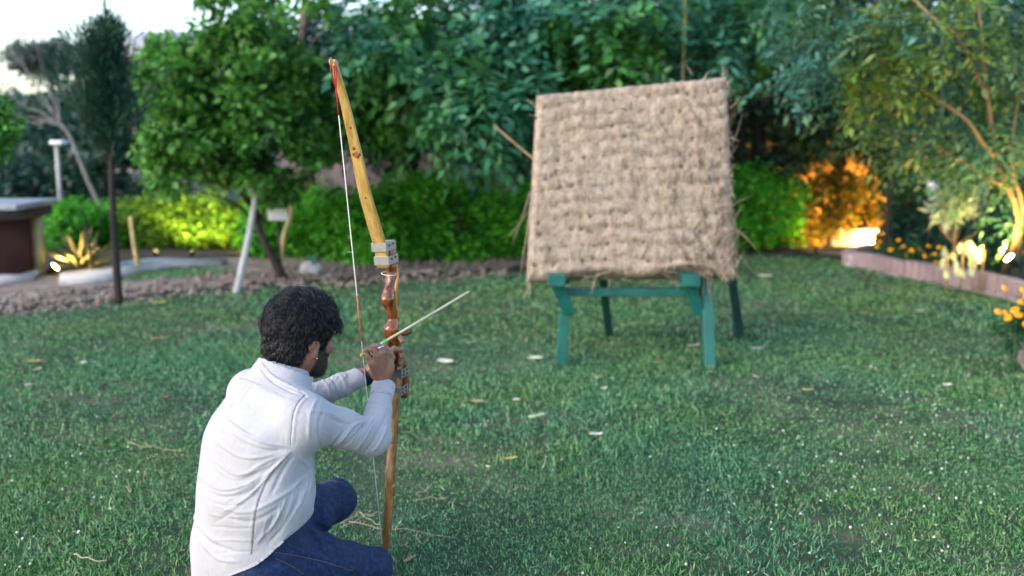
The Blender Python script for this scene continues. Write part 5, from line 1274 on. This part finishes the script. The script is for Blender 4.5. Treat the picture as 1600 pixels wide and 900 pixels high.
iv = np.array([(-1, ph, 0), (1, ph, 0), (-1, -ph, 0), (1, -ph, 0), (0, -1, ph), (0, 1, ph), (0, -1, -ph), (0, 1, -ph), (ph, 0, -1), (ph, 0, 1), (-ph, 0, -1), (-ph, 0, 1)]); iv /= nrm(iv)[:, None]
ifc = np.array([(0, 11, 5), (0, 5, 1), (0, 1, 7), (0, 7, 10), (0, 10, 11), (1, 5, 9), (5, 11, 4), (11, 10, 2), (10, 7, 6), (7, 1, 8), (3, 9, 4), (3, 4, 2), (3, 2, 6), (3, 6, 8), (3, 8, 9), (4, 9, 5), (2, 4, 11), (6, 2, 10), (8, 6, 7), (9, 8, 1)])
k = len(cx); c = np.array([(x, y, .018 + rng.uniform(0, .012)) for x, y in cx]); r = rng.uniform(.0028, .0058, k)
V = (c[:, None] + iv[None] * r[:, None, None] * rng.uniform(.75, 1.2, (k, 12, 1))).reshape(-1, 3); T = (ifc[None] + (np.arange(k) * 12)[:, None, None]).reshape(-1, 3)
tag(obj('clover_flowers', (V, T), M['clover']), 'tiny white clover flower heads sprinkled over the lawn', 'clover flowers', kind='stuff')

# fallen leaves, each its own object
M['fl_pale'] = mat('fallen_pale', (.48, .45, .36), (.62, .58, .48), 60, .7); M['fl_tan'] = mat('fallen_tan', (.30, .22, .13), (.42, .32, .2), 60, .7); M['fl_yel'] = mat('fallen_yellow', (.42, .36, .10), (.5, .44, .16), 60, .7); M['fl_brn'] = mat('fallen_brown', (.13, .07, .05), (.2, .11, .07), 60, .7); M['fl_grn'] = mat('fallen_green', (.32, .42, .26), (.42, .5, .34), 60, .6)
def fallen(a, b, wpx, ang, m, lab, asp=.45, group='fallen leaves on the lawn'):
    p = G(a, b); L_ = wpx * p[1] / F; W_ = L_ * asp; n = 9; V, Fc = [], []
    for i in range(n):
        t = i / (n - 1); wv = math.sin(math.pi * t ** .8) ** .8 * W_ / 2 + .0006
        for j in (-1, -.5, 0, .5, 1): V.append((L_ * (t - .5), j * wv + .06 * L_ * math.sin(3 * t), .004 * math.cos(j * 2) * 0 + abs(j) ** 2 * W_ * .22 + L_ * .25 * (t - .4) ** 2 + .0015 * rng.normal()))
    for i in range(n - 1):
        for j in range(4): Fc.append((i * 5 + j, i * 5 + j + 1, i * 5 + j + 6, i * 5 + j + 5))
    o = obj('fallen_leaf', (np.array(V), Fc), m); sm = o.modifiers.new('t', 'SOLIDIFY'); sm.thickness = .0008
    o.location = (p[0], p[1], .026); o.rotation_euler = (rng.normal() * .15, rng.normal() * .12, R(ang)); return tag(o, lab, 'leaf', group)
FL = [(839, 661, 28, 10, 'fl_grn', .75, 'largest pale green fallen leaf, in front of the target stand'),
 (807, 633, 15, -30, 'fl_pale', .6, 'small pale leaf just behind the large pale green leaf'), (746, 636, 26, 5, 'fl_tan', .35, 'tan leaf left of the large pale green leaf'),
 (695, 573, 26, 0, 'fl_pale', .5, 'pale leaf right of the bow grip on the grass'), (836, 567, 24, 5, 'fl_pale', .4, 'pale leaf beside the target stand front left foot'),
 (1084, 547, 22, 20, 'fl_pale', .5, 'pale leaf between the front and back right stand legs'), (1183, 552, 18, -15, 'fl_pale', .55, 'pale leaf right of the stand back right leg'),
 (932, 688, 24, 3, 'fl_pale', .4, 'pale leaf in front of the large pale green leaf, to its right'), (762, 739, 20, -75, 'fl_pale', .35, 'pale upright curled leaf in the middle foreground grass'), (799, 726, 22, 0, 'fl_yel', .35, 'yellow leaf at the left end of the long grass tuft'),
 (1262, 617, 18, 0, 'fl_yel', .45, 'yellow leaf on the lawn at right among clover'), (1181, 596, 12, 0, 'fl_pale', .5, 'small white leaf in front of the stand right feet'), (1480, 609, 14, -20, 'fl_pale', .5, 'small pale leaf among the densest clover flowers'), (1562, 620, 22, 5, 'fl_tan', .35, 'tan leaf near the right edge below the round flower bed'),
 (935, 596, 16, 0, 'fl_yel', .4, 'yellow leaf in front of the target stand centre'), (1028, 574, 16, 60, 'fl_tan', .5, 'curled tan leaf between the front stand legs'), (944, 615, 14, 40, 'fl_pale', .6, 'white curled leaf in front of the stand centre'),
 (248, 536, 24, 5, 'fl_tan', .4, 'tan leaf on the lawn left of the man head'), (57, 572, 24, 15, 'fl_yel', .35, 'upper yellowish leaf of the pair at the left edge lawn'), (60, 584, 14, 60, 'fl_pale', .5, 'lower pale leaf of the pair at the left edge lawn'), (45, 609, 12, 20, 'fl_pale', .5, 'small pale leaf below the leaf pair at left'), (131, 574, 12, 0, 'fl_pale', .6, 'small whitish leaf right of the leaf pair at left'),
 (258, 630, 16, 0, 'fl_brn', .7, 'rounded brown leaf on the lawn left of the man shoulder'), (187, 661, 22, 20, 'fl_brn', .4, 'curled brown leaf left of the man back'), (250, 479, 22, 10, 'fl_yel', .5, 'yellow leaf near the far edge of the lawn at left'), (641, 886, 24, 25, 'fl_tan', .3, 'slim tan leaf at the bottom right of the man knee'), (1264, 548, 12, 0, 'fl_pale', .6, 'small pale leaf on far right lawn'), (1195, 437, 22, 0, 'fl_pale', .5, 'pale leaf on the far lawn right of the target'), (1350, 495, 14, 20, 'fl_yel', .5, 'yellowish leaf in front of the brick planter'), (1437, 492, 14, 20, 'fl_pale', .5, 'pale leaf in front of the middle of the brick planter')]
for a, b, w_, an, mm, asp, lab in FL: fallen(a, b, w_, an, M[mm], lab, asp)
# dry straw stalks and twigs
def stalk(pts, r, lab, m='strand2', grp='dry stalks on the lawn'):
    q = smooth_path([G(a, b, .03) for a, b in pts], 12); q[:, 2] += .004 * np.sin(np.arange(12) * 1.3)
    return tag(obj('dry_stalk', tube(q, np.linspace(r * .75, r * .4, 12), 6), M[m]), lab, 'stalk', grp)
M['strand2'] = mat('dry_stalk', (.24, .20, .12), (.36, .31, .2), 30, .75)
for pts, r, lab in [([(535, 824), (560, 812), (592, 800)], .0035, 'thick dry stalk behind the bow, upper one beside the man knee'), ([(532, 818), (555, 806), (560, 800), (585, 808)], .003, 'bent dry stalk beside the man left knee'), ([(545, 815), (600, 826), (650, 829), (715, 843)], .0022, 'long thin dry stalk crossing behind the lower bow limb'), ([(648, 783), (670, 778), (700, 779)], .003, 'pale dry stalk right of the lower bow limb'), ([(652, 771), (668, 765), (674, 757)], .0028, 'short hooked dry stalk above the pale one'), ([(655, 830), (650, 838), (658, 848), (668, 846)], .0026, 'curled dry stalk right of the bow tip'), ([(116, 866), (135, 872), (166, 878)], .0045, 'thick dry stalk at the lower left corner lawn'), ([(200, 691), (222, 697), (250, 700), (290, 706)], .0032, 'long dry stalk left of the man back'), ([(226, 692), (236, 698), (242, 690)], .003, 'short dry stalk crossing the long one at left'), ([(196, 760), (205, 768), (198, 750)], .003, 'short crooked dry stalk left of the man waist'), ([(560, 800), (578, 812), (596, 822)], .003, 'dry stalk sloping down to the lower bow limb'), ([(225, 798), (240, 790), (262, 778)], .0026, 'dry stalk leaning by the man shirt tail')]:
    stalk(pts, r, lab)
# thin white cable/dry runner at lower left path edge left out: nothing more stands there
